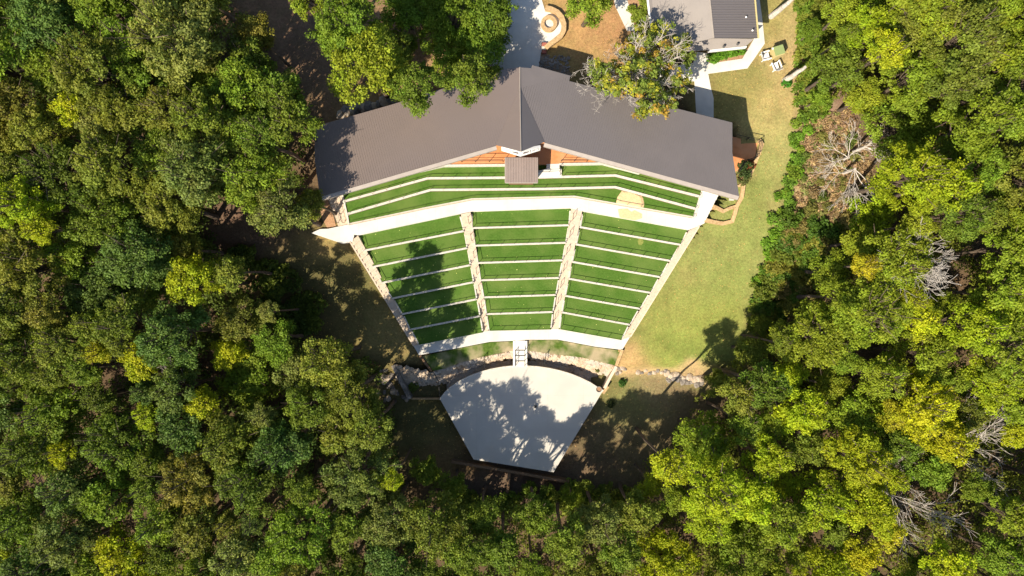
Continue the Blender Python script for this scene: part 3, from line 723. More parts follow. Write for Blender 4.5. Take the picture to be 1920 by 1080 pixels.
# sand spill and worn spots on the upper turf and walk
def blob_poly(cx, cy, rx, ry, z, seed, n=26, irr=.18):
    r = np.random.default_rng(seed); out = []
    for i in range(n):
        a = 2*math.pi*i/n; k = 1+irr*(r.random()-.5)*2
        out.append(P3(cx+rx*k*math.cos(a), cy+ry*k*math.sin(a), z))
    return out
def heap(name, pts, m, label, h=.05):
    c = Vector(pts[0])*0
    for p in pts: c += Vector(p)
    c /= len(pts); n = len(pts); inner = [tuple(Vector(p).lerp(c, .22)+Vector((0,0,h))) for p in pts]; vs = [(p[0], p[1], p[2]+.004) for p in pts]+inner+[tuple(c+Vector((0,0,h*1.15)))]
    fs = [(i, (i+1) % n, n+(i+1) % n, n+i) for i in range(n)]+[(n+i, n+(i+1) % n, 2*n) for i in range(n)]
    o = MB().add(vs, fs).build(name, m); tag(o, label, 'sand'); return o
sp = [P3(a, b, .5) for a, b in ((1166,358),(1178,357),(1190,361),(1203,367),(1206,372),(1208,383),(1206,391),(1180,387),(1155,381),(1156,376),(1158,369))]
heap('sand_heap', sp, M['sandpatch'], 'tan sand spilled over the lowest terrace beside the walkway', .10)
sp = [P3(a, b, 0) for a, b in ((1158,392),(1176,391),(1184,397),(1190,394),(1204,401),(1204,409),(1192,413),(1176,411),(1162,408))]
heap('sand_heap', sp, M['sandpatch'], 'thin tan sand residue on the cross walkway', .015)
M['worn'] = mat('worn_turf', (.24,.25,.07), (.14,.18,.04), 6, .95, .1)
heap('worn_patch', blob_poly(1201, 453, 5, 7, zrow(1), 4), M['worn'], 'small worn yellowish patch on the right turf block', .006)['category'] = 'worn patch'
# top left mulch around the sandstone steps
struct(drape('mulch_bed', [(598,378),(612,365),(622,392),(630,424),(614,428),(604,410)], .06, M['mulch']))

# ------------------------------------------------------------------ top: patio, fire pit, paths
struct(drape('patio', [(935,-60),(1022,-60),(1016,0),(1022,20),(1046,26),(1056,42),(1050,62),(1028,80),(1019,88),(1014,100),(1010,128),(945,140),(900,150),(900,60)], .05, M['concrete']))
struct(drape('stone_bed', [(1012,102),(1024,98),(1034,112),(1060,124),(1075,142),(1064,146),(1000,130)], .04, M['dirt']))
pts = [PG(random.uniform(1012, 1068), random.uniform(104, 142), .06) for _ in range(160)]
pts = [p for p in pts if True]
tag(stones('bed_stones', pts, .06, .16, M['rock'], 9), 'brown grey stones in the bed between patio and roof', 'stones', kind='stuff')
seat = [(1023,14),(1033,16),(1045,22),(1053,31),(1057.5,44),(1057,57),(1051,68),(1040,76),(1029,84),(1023,90)]
q = [PG(a, b, .45) for a, b in seat]
t = thing('seat_wall', 'curved tan stone seat wall around the fire pit', 'wall', q[0])
MB().path(q, .42, [p[2] for p in q], [p[2]-.8 for p in q]).build('seat', M['yellowstone'], t)
q2 = [(x+.0, y, z) for x, y, z in q]
fp = thing('fire_pit', 'round tan stone fire pit with white gravel on the patio', 'fire pit', PG(1029,46.5,.05))
b = MB(); n = 28
prof = ((.72,-.1),(.72,.4),(.42,.4),(.40,.10))
for i in range(n):
    a0, a1 = 2*math.pi*i/n, 2*math.pi*(i+1)/n
    for (r0, z0), (r1, z1) in zip(prof, prof[1:]):
        b.add([(r0*math.cos(a0), r0*math.sin(a0), z0), (r0*math.cos(a1), r0*math.sin(a1), z0), (r1*math.cos(a1), r1*math.sin(a1), z1), (r1*math.cos(a0), r1*math.sin(a0), z1)], [(0,1,2,3)])
o = b.build('ring', M['yellowstone'], fp); o.location = (0,0,0)
o = MB().prism([(.42*math.cos(k*math.pi/10), .42*math.sin(k*math.pi/10), .16) for k in range(20)], .02).build('gravel', M['ash'], fp); o.location = (0,0,0)
t = thing('brick_steps', 'small red brick steps between the patio and the lawn', 'stairs', PG(1020,92,.1))
for k in range(3):
    o = MB().box((0, .35-k*.32, .12-k*.05), (.42,.3,.3)).build('step', M['red' if k % 2 == 0 else 'cap'], t); o.location = (0,0,0)
struct(drape('front_path', [(1146,-30),(1168,-30),(1192,58),(1176,58),(1154,12)], .05, M['concrete']))
struct(drape('mulch_bed', [(1172,-30),(1213,-30),(1221,64),(1205,70),(1190,45),(1180,18)], .035, M['mulch']))
struct(drape('side_path', [(1304,97),(1328,100),(1329.5,118.5),(1344,117),(1392,110),(1412,76),(1419,60),(1411,-30),(1422,-30),(1424.6,0),(1430,41),(1434,81.5),(1401.6,128),(1328,138.3),(1333,165),(1338,184),(1338,222),(1322,226),(1306,222),(1302,152),(1270,158),(1236,160),(1232,128),(1300,118)], .05, M['concrete']))
struct(drape('planting_bed', [(1330,104),(1402,90),(1410,78),(1413,74.5),(1391.5,109.5),(1344,116.5),(1330,118)], .08, M['mulch']))
# lodge
lo_ = thing('lodge', 'lodge with ribbed metal roof coloured as lit and shaded slopes at the top edge', 'building', PG(1320,20,0))
zg = 2.1
def RZ(l): return [P3(a, b, z) for a, b, z in l]
rg = [P3(1322,-90,6.6), P3(1338.5,71,6.6)]
west = [P3(1205,-90,5.0), rg[0], rg[1], P3(1246,92,4.9), P3(1224,70,5.0)]
w1 = MB().prism(west, ('t', .14)).build('roof_slope', M['lodgeroof'], lo_)
east = [rg[0], P3(1406,-90,5.5), P3(1420,71,5.5), rg[1]]
e1 = MB().prism(east, ('t', .14)).build('roof_slope', M['roofR'], lo_)  # slope turned from the sun: shade put into the darker colour
def slope_ribs(a0, a1, b0, b1, n, m, par):
    mb = MB()
    for i in range(n+1):
        t = i/n; p = Vector(a0).lerp(Vector(a1), t); q = Vector(b0).lerp(Vector(b1), t); d = (Vector(a1)-Vector(a0)).normalized()*.022
        mb.add([p-d, p+d, q+d, q-d, p+Vector((0,0,.045)), q+Vector((0,0,.045))], [(0,3,5,4),(1,4,5,2),(0,4,1),(3,2,5)])
    return mb.build('standing_seams', m, par)
sub(slope_ribs(up(east[0],.002), up(east[3],.002), up(east[1],.002), up(east[2],.002), 34, M['roofR'], lo_), e1)
MB().tube(rg[0], rg[1], .06, n=6).build('ridge_cap', M['fascia'], lo_)
MB().tube(P3(1408,-90,5.42), P3(1422,71,5.42), .09, n=6).build('gutter', M['yellowpaint'], lo_)
MB().tube(P3(1204,-90,4.95), P3(1223,70,4.95), .10, n=6).build('gutter', M['white'], lo_)
porch = [P3(1246,92.5,4.8), P3(1338,72,5.2), P3(1414,73,5.1), P3(1399,86,4.7), P3(1328,93,4.6), P3(1250,99,4.6)]
MB().prism(porch, ('t', .12)).build('porch_roof', M['lodgeroof'], lo_)
MB().wall(P(1329,95,4.5), P(1400,87.5,4.5), .10, 4.52, 4.1).build('porch_fascia', M['white'], lo_)
for a, b in (((1240,-90),(1250,60)),((1250,60),(1330,62)),((1330,62),(1396,60)),((1396,60),(1384,-90))):
    MB().wall(P(*a, 4), P(*b, 4), .2, 4.4, 1.5).build('wall', M['white'], lo_)
for a, b in ((1357,87.5),(1383,83)):
    MB().tube(P3(a, b, 4.7), P3(a, b, 5.25), .11, n=10).build('roof_vent', M['black'], lo_)
for a, b in ((1399,32),(1411,57)):
    MB().tube(P3(a, b, 5.6), P3(a, b, 6.0), .07, n=8).build('roof_vent', M['white'], lo_)

# ------------------------------------------------------------------ lawn furniture
def adirondack(px, py, rz, label):
    t = thing('lawn_chair', label, 'chair', PG(px, py), 'white lawn chairs'); t.rotation_euler = (0, 0, rz)
    def part(mb, name): o = mb.build(name, M['white'], t); o.location = (0,0,0); return o
    b = MB()
    for k in range(5): b.add([(-.26, -.30+k*.125, .36-k*.03), (.26, -.30+k*.125, .36-k*.03), (.26, -.19+k*.125, .333-k*.03), (-.26, -.19+k*.125, .333-k*.03),
                              (-.26, -.30+k*.125, .34-k*.03), (.26, -.30+k*.125, .34-k*.03), (.26, -.19+k*.125, .313-k*.03), (-.26, -.19+k*.125, .313-k*.03)],
                             [(0,1,2,3),(7,6,5,4),(0,4,5,1),(1,5,6,2),(2,6,7,3),(3,7,4,0)])
    part(b, 'seat')
    b = MB()
    for k in range(5):
        x = -.25+k*.105; h = .98+.06*(2-abs(k-2)); top = .58
        b.add([(x, .30, .24), (x+.09, .30, .24), (x+.09, top, h), (x, top, h), (x, .325, .24), (x+.09, .325, .24), (x+.09, top+.025, h), (x, top+.025, h)], [(0,1,2,3),(7,6,5,4),(0,4,5,1),(1,5,6,2),(2,6,7,3),(3,7,4,0)])
    part(b, 'backrest')
    for sx in (-1, 1):
        part(MB().box((sx*.35, .02, .57), (.13, .78, .03)), 'armrest')
        part(MB().box((sx*.31, -.28, .28), (.05, .09, .56)), 'leg')
        part(MB().box((sx*.31, .33, .28), (.05, .09, .56)), 'leg')
adirondack(1433, 108, R_(105), 'white slatted lawn chair between the path and green box')
adirondack(1452, 126, R_(-158), 'white slatted lawn chair below the green box')
t = thing('green_cabinet', 'green topped garden box with tan sides between white lawn chairs', 'cabinet', PG(1453,102)); t.rotation_euler = (0,0,R_(17))
def part(mb, name, m): o = mb.build(name, m, t); o.location = (0,0,0); return o
part(MB().box((0,0,.5), (.78,.86,1.0)), 'body', M['yellowpaint'])
part(MB().box((0,.03,1.03), (.88,.80,.08)), 'lid', M['green'])
part(MB().box((-.47,.34,.98), (.16,.16,.1)), 'side_tray', M['white'])

# ------------------------------------------------------------------ vegetation
def leafcloud(centers, radii, counts, size, seed, tints=None, flat=.75, updir=.25):
    """diamond leaf-spray faces on the shells of many small clumps"""
    r = np.random.default_rng(seed); Ps, Ns, Ts, Ss = [], [], [], []
    for i, (c, rad, n) in enumerate(zip(centers, radii, counts)):
        d = r.normal(0, 1, (n, 3)); d /= np.linalg.norm(d, axis=1)[:, None]
        d[:, 2] = np.where(d[:, 2] < -.35, -d[:, 2], d[:, 2])
        rr = rad*(r.uniform(.45, 1.12, (n, 1)))
        Ps.append(np.array(c)+d*rr*np.array([1, 1, flat]))
        nn = d*.8+r.normal(0, .55, (n, 3))+np.array([0, 0, updir]); nn /= np.linalg.norm(nn, axis=1)[:, None]; Ns.append(nn)
        base = tints[i] if tints is not None else np.array([1, 1, 1])*r.uniform(.82, 1.16)
        Ts.append(base*r.uniform(.72, 1.28, (n, 1))*np.array([1, 1, 1])+r.uniform(-.06, .06, (n, 3))*np.array([1, .4, .6]))
        Ss.append(r.uniform(size*.6, size*1.3, n))
    Pp = np.concatenate(Ps); N = np.concatenate(Ns); T = np.clip(np.concatenate(Ts), .05, 3); S = np.concatenate(Ss); n = len(Pp)
    a = np.cross(N, r.normal(0, 1, (n, 3))); a /= np.linalg.norm(a, axis=1)[:, None]; b = np.cross(N, a)
    V = np.empty((n, 4, 3)); s = S[:, None]
    V[:, 0] = Pp+a*s*.62; V[:, 1] = Pp+b*s*.42+N*s*.06; V[:, 2] = Pp-a*s*.55; V[:, 3] = Pp-b*s*.42+N*s*.06
    return V.reshape(-1, 3), T
def leaf_mesh(name, V, T):
    n = len(T); me = bpy.data.meshes.new(name)
    me.vertices.add(4*n); me.vertices.foreach_set('co', V.ravel())
    me.loops.add(4*n); me.loops.foreach_set('vertex_index', np.arange(4*n, dtype=np.int32))
    me.polygons.add(n); me.polygons.foreach_set('loop_start', np.arange(0, 4*n, 4, dtype=np.int32))
    me.update(calc_edges=True)
    ca = me.color_attributes.new('tint', 'FLOAT_COLOR', 'CORNER')
    c = np.ones((4*n, 4)); c[:, :3] = np.repeat(T, 4, axis=0); ca.data.foreach_set('color', c.ravel())
    me.materials.append(M['leaf']); return me
def crown_mesh(R, seed, height=None, dens=1.0, leaf=.27, nb=None, clump=.62, gaps=0.0, tint_fn=None):
    r = np.random.default_rng(seed); Hc = height or R*.85; leaf *= .88
    nb = nb or int(9+R*2.6); cs, rs, ct, ti = [], [], [], []
    bough = []
    for i in range(nb):
        # sunflower layout with jitter keeps boughs apart but uneven
        f = (i+.5)/nb; a = i*2.39996+r.uniform(-.5, .5); rad = R*.78*math.sqrt(f)*r.uniform(.78, 1.2)
        z = Hc*(math.sqrt(max(0, 1-(rad/R)**2)))*r.uniform(.7, 1.08)
        bough.append((rad*math.cos(a), rad*math.sin(a), z, R*r.uniform(.17, .36)))
    for k in range(int(nb*.8)):   # lower skirt
        a = r.uniform(0, 6.28); rad = R*r.uniform(.5, .9); bough.append((rad*math.cos(a), rad*math.sin(a), -Hc*r.uniform(.0, .35), R*r.uniform(.18, .28)))
    for (x, y, z, br) in bough:
        bt = np.array([1, 1, 1])*r.uniform(.84, 1.14)*np.array([r.uniform(.93, 1.08), 1, r.uniform(.85, 1.1)])
        m = max(5, int(7.5*(br/.95)**1.7*dens*(.6/clump)**1.5))
        for k in range(m):
            if r.random() < gaps: continue
            d = r.normal(0, 1, 3); d /= np.linalg.norm(d); d[2] = abs(d[2])*.9-.15
            cr = clump*r.uniform(.5, 1.2); cs.append((x+d[0]*br, y+d[1]*br, z+d[2]*br*.8)); rs.append(cr)
            ct.append(int(46*(cr/.55)**2*(.27/leaf)**1.6)); t = bt*r.uniform(.86, 1.15)
            if tint_fn: t = tint_fn(r, t)
            ti.append(t)
    V, T = leafcloud(cs, rs, ct, leaf, seed+1000, ti)
    return leaf_mesh('crown', V, T), bough
def grow(mb, p, d, L, r, depth, rg, spread=.55, nseg=2, taper=.72, droop=0.0, kids=(2,3), minr=.012):
    q = Vector(p); dd = Vector(d).normalized()
    for s in range(nseg):
        dd = (dd+Vector((rg.normal(0, .12), rg.normal(0, .12), rg.normal(0, .08)-droop))).normalized()
        e = q+dd*L/nseg; r1 = max(minr, r*(1-(1-taper)*(s+1)/nseg)); mb.tube(q, e, max(minr, r*(1-(1-taper)*s/nseg)), r1, n=5 if r > .05 else 4, caps=False); q = e
        if depth > 0 and s < nseg-1 and rg.random() < .75:
            ax = Vector((rg.normal(), rg.normal(), rg.normal()*.5)); nd = (dd+ax*spread).normalized(); grow(mb, q, nd, L*.6, r1*.6, depth-1, rg, spread, nseg, taper, droop, kids, minr)
    if depth > 0:
        for k in range(rg.integers(kids[0], kids[1]+1)):
            ax = Vector((rg.normal(), rg.normal(), rg.normal()*.6)); nd = (dd+ax*spread).normalized()
            grow(mb, q, nd, L*rg.uniform(.6, .85), r1*.75, depth-1, rg, spread, nseg, taper, droop, kids, minr)
def trunk_mesh(seed, Ht, R, bough, crown_z):
    """tapered trunk with limbs reaching the boughs; origin at the base"""
    rg = np.random.default_rng(seed); mb = MB(); r = .10+R*.045
    pts = [Vector((0,0,-.4)), Vector((rg.normal(0,.12), rg.normal(0,.12), Ht*.3)), Vector((rg.normal(0,.2), rg.normal(0,.2), crown_z))]
    rr = [r*1.25, r*.85, r*.5]
    for i in range(2): mb.tube(pts[i], pts[i+1], rr[i], rr[i+1], n=8, caps=False)
    for (x, y, z, br) in bough[:int(len(bough)*.75)]:
        s = pts[1].lerp(pts[2], rg.uniform(.35, 1)); e = Vector((x*.95, y*.95, crown_z+z+br*.2)); m = s.lerp(e, .5)+Vector((0,0,-.35*R*.2+rg.normal(0,.15)))
        mb.tube(s, m, r*.36, r*.22, n=5, caps=False); mb.tube(m, e, r*.22, .025, n=5, caps=False)
        for k in range(2):
            f = e+Vector((rg.normal(0, br*.8), rg.normal(0, br*.8), rg.normal(0, br*.4))); mb.tube(m.lerp(e, .5), f, .04, .015, n=4, caps=False)
    me = bpy.data.meshes.new('trunk'); me.from_pydata(mb.v, [], mb.f); me.materials.append(M['bark']); return me
BRUSH = [(1405,640),(1412,540),(1430,440),(1490,330),(1496,212),(1596,206),(1640,270),(1640,370),(1560,450),(1500,500),(1470,600)]
VAR = []
for k, (R, dens, leaf, clump) in enumerate([(1.5,1.3,.16,.40),(1.75,1.25,.17,.42),(2.05,1.3,.17,.46),(2.2,1.3,.16,.42),(2.45,1.25,.18,.5),(2.6,1.3,.165,.44),(2.85,1.2,.18,.5),(3.05,1.25,.17,.46),(3.3,1.2,.185,.52),(3.7,1.15,.18,.5),(4.1,1.1,.19,.54)]):
    cm, bo_ = crown_mesh(R, 100+k*7, R*(.75+.1*(k % 3)), dens, leaf, None, clump, .06)
    VAR.append((R, cm, bo_, {}))
COLS = {  # leaf colours; brighter greens also paint sun onto the right-hand woods
 'dark': (.096,.142,.016), 'mid': (.135,.192,.020), 'olive': (.172,.205,.026), 'sage': (.175,.215,.045), 'blue': (.108,.170,.032), 'fresh': (.155,.232,.020),
 'bright': (.205,.268,.020), 'lime': (.285,.350,.014), 'yellow': (.36,.395,.014), 'gold': (.34,.33,.018), 'bronze': (.190,.195,.030)}
CNAME = {'dark':'dark green','mid':'mid green','olive':'olive green','sage':'greyish sage green','blue':'cool blue green','fresh':'fresh green','bright':'bright green','lime':'lime green','yellow':'vivid yellow','gold':'golden','bronze':'bronze green'}
trees = []
def tree(px, py, r_px, col, ht=None, label=None, name=None, rg=rng, place=True):
    ht = ht or rg.uniform(9.5, 13.5)*(.75+.25*min(1, r_px/60)); Rw = r_px/20*.83
    if py > 790 and 640 < px < 1120: ht = min(max(ht, 11.2+1.2*min(1, r_px/50)), 12.6)-(.4 if 860 < px < 990 else 0)
    elif 380 < px < 600 and 520 < py < 720: ht = min(ht, 9.5)
    elif px < 720 and py > 560: ht = max(ht, 12.8+.6*min(1, r_px/50))
    for _ in range(14):      # a trunk never stands on the lawns: nearer the clearing the trees are lower
        k_ = (H-ht*.8)/H
        if (inside(CLEAR, 960+(px-960)*k_, 540+(py-540)*k_) or inside(BRUSH, 960+(px-960)*k_, 540+(py-540)*k_)) and not (label or px < 700) and ht > 4: ht -= .7
    vi = min(range(len(VAR)), key=lambda i: abs(VAR[i][0]-Rw)+rg.uniform(0, .25)); R, cm, bo_, tr = VAR[vi]
    # crown centre sits at this pixel at crown height
    z = 0
    for _ in range(5):
        x, y = P(px, py, z); g = fz(x, y); z = g+ht*.8
    s = Rw/R; crown_z = ht-R*s*.75
    key = 0
    if key not in tr: tr[key] = trunk_mesh(vi*3+5, 9.0, R, bo_, 9.0-R*.75)
    col_ = COLS[col]; j = rg.uniform(.86, 1.14); j2 = rg.uniform(.92, 1.1)
    t = thing(name or ('yellow_tree' if col in ('yellow','gold') else 'oak_tree'), label or '', 'tree', (x, y, g))
    c = bpy.data.objects.new('crown', cm); link(c, t); c.location = (0, 0, crown_z); c.scale = (s, s, s*rg.uniform(.9, 1.15)); c.rotation_euler = (rg.uniform(-.12, .12), rg.uniform(-.12, .12), rg.uniform(0, 6.28))
    c.color = (col_[0]*j*j2, col_[1]*j, col_[2]*j, 1)
    k = bpy.data.objects.new('trunk', tr[key]); link(k, t); k.rotation_euler = (0, 0, c.rotation_euler.z); k.scale = (s, s, crown_z/(9.0-R*.75))
    trees.append([t, px, py, r_px, col, bool(label)])
    return t
EXPL = [ # px, py, radius px, colour, height, label
 (592,2,50,'bright',11,'bright oak leaning over the dark path strip at the top left'),
 (655,60,62,'fresh',11,None),(690,122,70,'bright',11,'broad bright green oak whose crown ends by the left roof edge'),(762,30,58,'fresh',11,None),
 (775,168,52,'mid',9.5,'mid green oak with a tongue of leaves over the left roof wing'),(850,30,70,'fresh',9.5,None),(915,25,58,'mid',8,None),
 (835,95,48,'fresh',9,None),(905,95,56,'fresh',8,None),(878,150,44,'mid',8,'round green oak overlapping the roof left of the ridge'),(925,150,28,'mid',7.5,None),(735,95,48,'mid',10.5,None),(770,202,22,'mid',8,None),
 (1105,2,42,'fresh',6.5,'small oak at the top edge between the fire pit and path'),
 (345,95,80,'sage',13,'large greyish oak crown left of the shaded brown strip'),(478,125,40,'mid',10,None),(470,175,52,'fresh',11,None),(533,190,42,'mid',11,None),
 (560,240,42,'mid',12,None),(500,260,50,'mid',12,None),(535,400,56,'sage',12,'dense greyish round oak at the left end of the walkway'),(590,385,30,'olive',9,'small oak brushing the left roof corner'),
 (75,388,46,'lime',14,'tall lime yellow tree near the far left edge'),(45,370,30,'lime',13,None),(110,430,32,'lime',13.5,None),
 (380,528,50,'lime',12,'round lime yellow tree in the middle of the left woods'),(158,215,30,'yellow',11,'small vivid yellow tree in the upper left woods'),
 (212,655,24,'gold',10,'small golden tree in the left woods near the bare branches'),(148,838,28,'yellow',11,'small yellow tree in the lower left woods'),
 (245,1020,44,'yellow',12,'yellow tree at the bottom edge left of centre'),(275,1060,44,'lime',11,None),(8,1010,52,'lime',12,None),(225,925,46,'fresh',12,None),
 (345,625,62,'blue',13,None),(290,670,36,'lime',11,None),(440,660,34,'lime',11,None),(525,640,50,'fresh',12,None),
 (620,672,50,'olive',13,'greyish olive oak at the lower end of the shaded left lawn'),(660,730,56,'olive',13,None),(700,790,48,'olive',13,None),(592,752,48,'mid',13.5,None),(645,800,44,'olive',13,None),(570,700,50,'sage',13,None),
 (740,888,24,'lime',10,'small lime green tree just left of the timber wall'),(460,1030,50,'sage',12,None),(300,770,28,'lime',10,None),(400,750,34,'lime',11,None),
 (1695,335,66,'lime',12,'large lime green tree beside the bleached fallen branches'),(1750,350,50,'lime',12,None),(1640,400,44,'lime',11,None),
 (1615,590,66,'bright',13,'broad bright oak in the middle of the right woods'),(1700,600,36,'yellow',12,'yellow tree above the centre of the right woods'),(1690,560,28,'lime',12,None),
 (1700,755,64,'yellow',13,'large vivid yellow tree in the lower right woods'),(1752,815,46,'yellow',12.5,'vivid yellow tree below the large yellow one'),(1655,770,34,'gold',12,None),
 (1870,640,70,'bright',13,None),(1800,610,50,'lime',13,None),(1840,720,56,'lime',12,None),(1605,500,26,'gold',11,None),
 (1490,765,50,'lime',12,None),(1430,850,44,'lime',12,None),(1320,900,64,'lime',15,'broad lime green tree right of the shaded ground, biggest there'),(1385,790,36,'fresh',12,None),(1245,860,36,'lime',15.5,'lime green tree at the right side of the shaded ground'),(1215,905,26,'lime',9,None),
 (1320,960,50,'lime',12,None),(1615,945,56,'lime',12,None),(1640,985,40,'gold',11,None),(1525,930,60,'lime',12,'pale lime tree at the bottom right of centre'),
 (1600,1030,38,'yellow',11,None),(1760,1055,46,'yellow',12,'yellow tree at the bottom edge right of the bare snag'),(1380,735,40,'olive',13,None),(1560,560,40,'bright',12,None),
 (1340,715,30,'olive',12,None),(1420,720,44,'mid',13,None),(1570,30,34,'bright',9,None),(1625,60,40,'lime',10,None),(1520,60,22,'fresh',7,None),
 (850,905,30,'mid',10,None),(800,880,34,'mid',10,None),(1000,960,40,'mid',10,None),(1120,970,46,'sage',11,None),(905,960,34,'mid',10,None),(1060,1000,46,'mid',11,None),(1190,960,44,'olive',12,None),
 (1450,640,26,'mid',10,None),(1420,610,24,'mid',9,None),
 (1160,1020,42,'mid',11,None),(940,1020,40,'mid',11,None),(1870,960,40,'bright',12,None)]
for e in EXPL: tree(e[0], e[1], e[2], e[3], e[4], e[5])
# fill the woods
def in_clear(px, py, r, n=10):
    for k in range(n):
        a = 2*math.pi*k/n
        if inside(CLEAR, px+r*math.cos(a), py+r*math.sin(a)): return True
    return inside(CLEAR, px, py)
EXCL = [(1785,490,52),(1890,885,46),(1745,965,62),(255,712,26),(1830,840,34)]
GAPS = [(450,430,50),(500,510,32),(440,60,24),(350,170,14),(250,900,0),(950,900,25)]
def in_poly_circle(pl, px, py, r):
    return inside(pl, px, py) or any(inside(pl, px+r*math.cos(k*.785), py+r*math.sin(k*.785)) for k in range(8))
fill = []
r2 = np.random.default_rng(11)
for (rmin, rmax, tries, sp_) in ((56,74,1500,.66),(42,56,3500,.66),(30,42,7000,.68),(22,30,5000,.78)):
    for _ in range(tries):
        px, py, rr = r2.uniform(-70, 1990), r2.uniform(-60, 1150), r2.uniform(rmin, rmax)
        if len(trees)+len(fill) >= 345: break
        if in_clear(px, py, rr*.86) or in_poly_circle(BRUSH, px, py, rr*.8): continue
        if any(math.hypot(px-a, py-b) < c+rr*.7 for a, b, c in EXCL+GAPS): continue
        if any(math.hypot(px-t[1], py-t[2]) < sp_*(rr+t[3]) for t in trees): continue
        if any(math.hypot(px-t[0], py-t[1]) < sp_*(rr+t[2]) for t in fill): continue
        fill.append((px, py, rr))
for px, py, rr in fill:
    n1 = mnoise.noise(Vector((px*.006, py*.006, 5)))+r2.normal(0, .22)
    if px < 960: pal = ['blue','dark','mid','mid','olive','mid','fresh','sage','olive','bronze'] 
    else: pal = ['mid','mid','fresh','bright','fresh','bright','bright','lime','bright','olive']  # brighter greens paint in the sun angle on the right-hand woods
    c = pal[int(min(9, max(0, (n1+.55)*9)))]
    if px > 960 and py > 800 and r2.random() < .25: c = 'lime'
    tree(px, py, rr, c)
# ------------------ sparse tree right of the ridge
def autumn(r, t):
    k = r.random()
    if k < .28: return t*np.array([2.0, 1.5, .9])
    if k < .38: return t*np.array([2.3, 1.15, 1.2])
    return t
sx, sy, sz = PG(1215, 130); sx, sy = P(1195, 112, 8.5); sz = fz(sx, sy)
sp_t = thing('thinning_oak', 'half bare oak with white twigs over the roof and lodge path', 'tree', (sx, sy, sz))
cs, rs, ct, ti = [], [], [], []; r5 = np.random.default_rng(77)
lobes = [(1140,150,28),(1120,130,18),(1190,85,34),(1240,70,30),(1230,110,34),(1270,110,30),(1200,140,34),(1215,185,30),(1245,160,30),(1280,150,20),(1175,120,26),(1205,205,18),(1250,195,20),(1160,160,20),(1270,85,24),(1210,60,24)]
tips = []
for lx, ly, lr in lobes:
    zc_ = 8.3+r5.uniform(-1.6, 1.0)
    for k in range(int(lr*.95)):
        a, q = r5.uniform(0, 6.28), lr*math.sqrt(r5.random()); z = zc_+r5.normal(0, .5)
        x, y = P(lx+q*math.cos(a), ly+q*math.sin(a), z)
        cs.append((x-sx, y-sy, z-sz)); cr = r5.uniform(.2, .42); rs.append(cr); ct.append(int(36*(cr/.35)**2)); ti.append(autumn(r5, np.array([1, 1, 1])*r5.uniform(.8, 1.2)))
        if k % 3 == 0: tips.append((x-sx, y-sy, z-sz))
V, T = leafcloud(cs, rs, ct, .19, 5, ti); cme = leaf_mesh('crown', V, T)
c = bpy.data.objects.new('crown', cme); link(c, sp_t); c.color = (.17,.225,.036,1)
mb = MB(); rgd = np.random.default_rng(5); hub = Vector((.3,-.2,3.4)); mb.tube((0.2,-.4,-.3), hub, .34, .26, n=9, caps=False)
for lx, ly, lr in lobes+[(1098,128,5),(1130,185,6),(1100,160,4),(1175,190,4),(1215,215,4),(1150,95,4)]:
    x, y = P(lx, ly, 8); e = Vector((x-sx, y-sy, 8-sz+r5.normal(0,.4))); m = hub.lerp(e, .5)+Vector((r5.normal(0,.2), r5.normal(0,.2), -.3))
    mb.tube(hub, m, .11, .055, n=6, caps=False); mb.tube(m, e, .055, .024, n=5, caps=False)
    for k in range(6): grow(mb, m.lerp(e, .35+.12*k), (e-m).normalized()+Vector((r5.normal(0,.6), r5.normal(0,.6), .3)), .70, .024, 2, rgd, .6, 2, .6, 0, (2,3), .009)
o = mb.build('trunk', M['dead'], sp_t); o.location = (0,0,0)

# ------------------ bare dead trees
def snag(name, px, py, L, r, d, seed, label, depth=4, spread=.5, ht=5.0, kids=(2,3), arms=5, fan=None):
    x, y = P(px, py, ht); g = fz(x, y); t = thing(name, label, 'dead tree', (x, y, g)); rg = np.random.default_rng(seed); mb = MB()
    hub = Vector((0,0,ht*.72)); mb.tube((0,0,-.3), hub, r*1.3, r, n=8, caps=False)
    for k in range(arms):
        a = fan[0]+(fan[1]-fan[0])*k/max(1, arms-1) if fan else 6.283*k/arms
        a = R_(a) if fan else a
        dd = Vector((math.cos(a)*d, math.sin(a)*d, rg.uniform(.35, .9)))
        grow(mb, hub, dd, L*rg.uniform(.75, 1.1), r*.36, depth, rg, spread, 3, .55, 0, kids, .011)
    o = mb.build('branches', M['dead'], t); o.location = (0,0,0); return t
snag('bare_tree', 1785, 490, 1.5, .12, .9, 3, 'bare grey tree radiating twigs in the right woods', 3, .42, 13.5, (2,3), 13)
snag('bare_tree', 1890, 885, 2.5, .12, 1.4, 8, 'bare white tree reaching out of the lower right edge', 3, .42, 8.5, (2,3), 5, (-30,80))
snag('bare_tree', 1735, 925, 2.2, .13, 1.3, 12, 'bare white forked tree in the lower right woods', 3, .42, 8, (1,3), 5, (-60,70))
snag('bare_tree', 1775, 985, 2.5, .13, 1.4, 14, 'bare leaning tree with feathery twigs above the bottom right edge', 3, .38, 8, (2,3), 4, (-70,-20))
snag('bare_tree', 258, 712, 1.0, .09, .8, 16, 'small bare grey branches in the dark gap of the left woods', 3, .5, 7, (2,3), 6)
snag('bare_tree', 1825, 835, 1.4, .09, .8, 18, 'bare pale tree right of the large yellow trees', 3, .45, 9, (2,3), 7, (20,110))
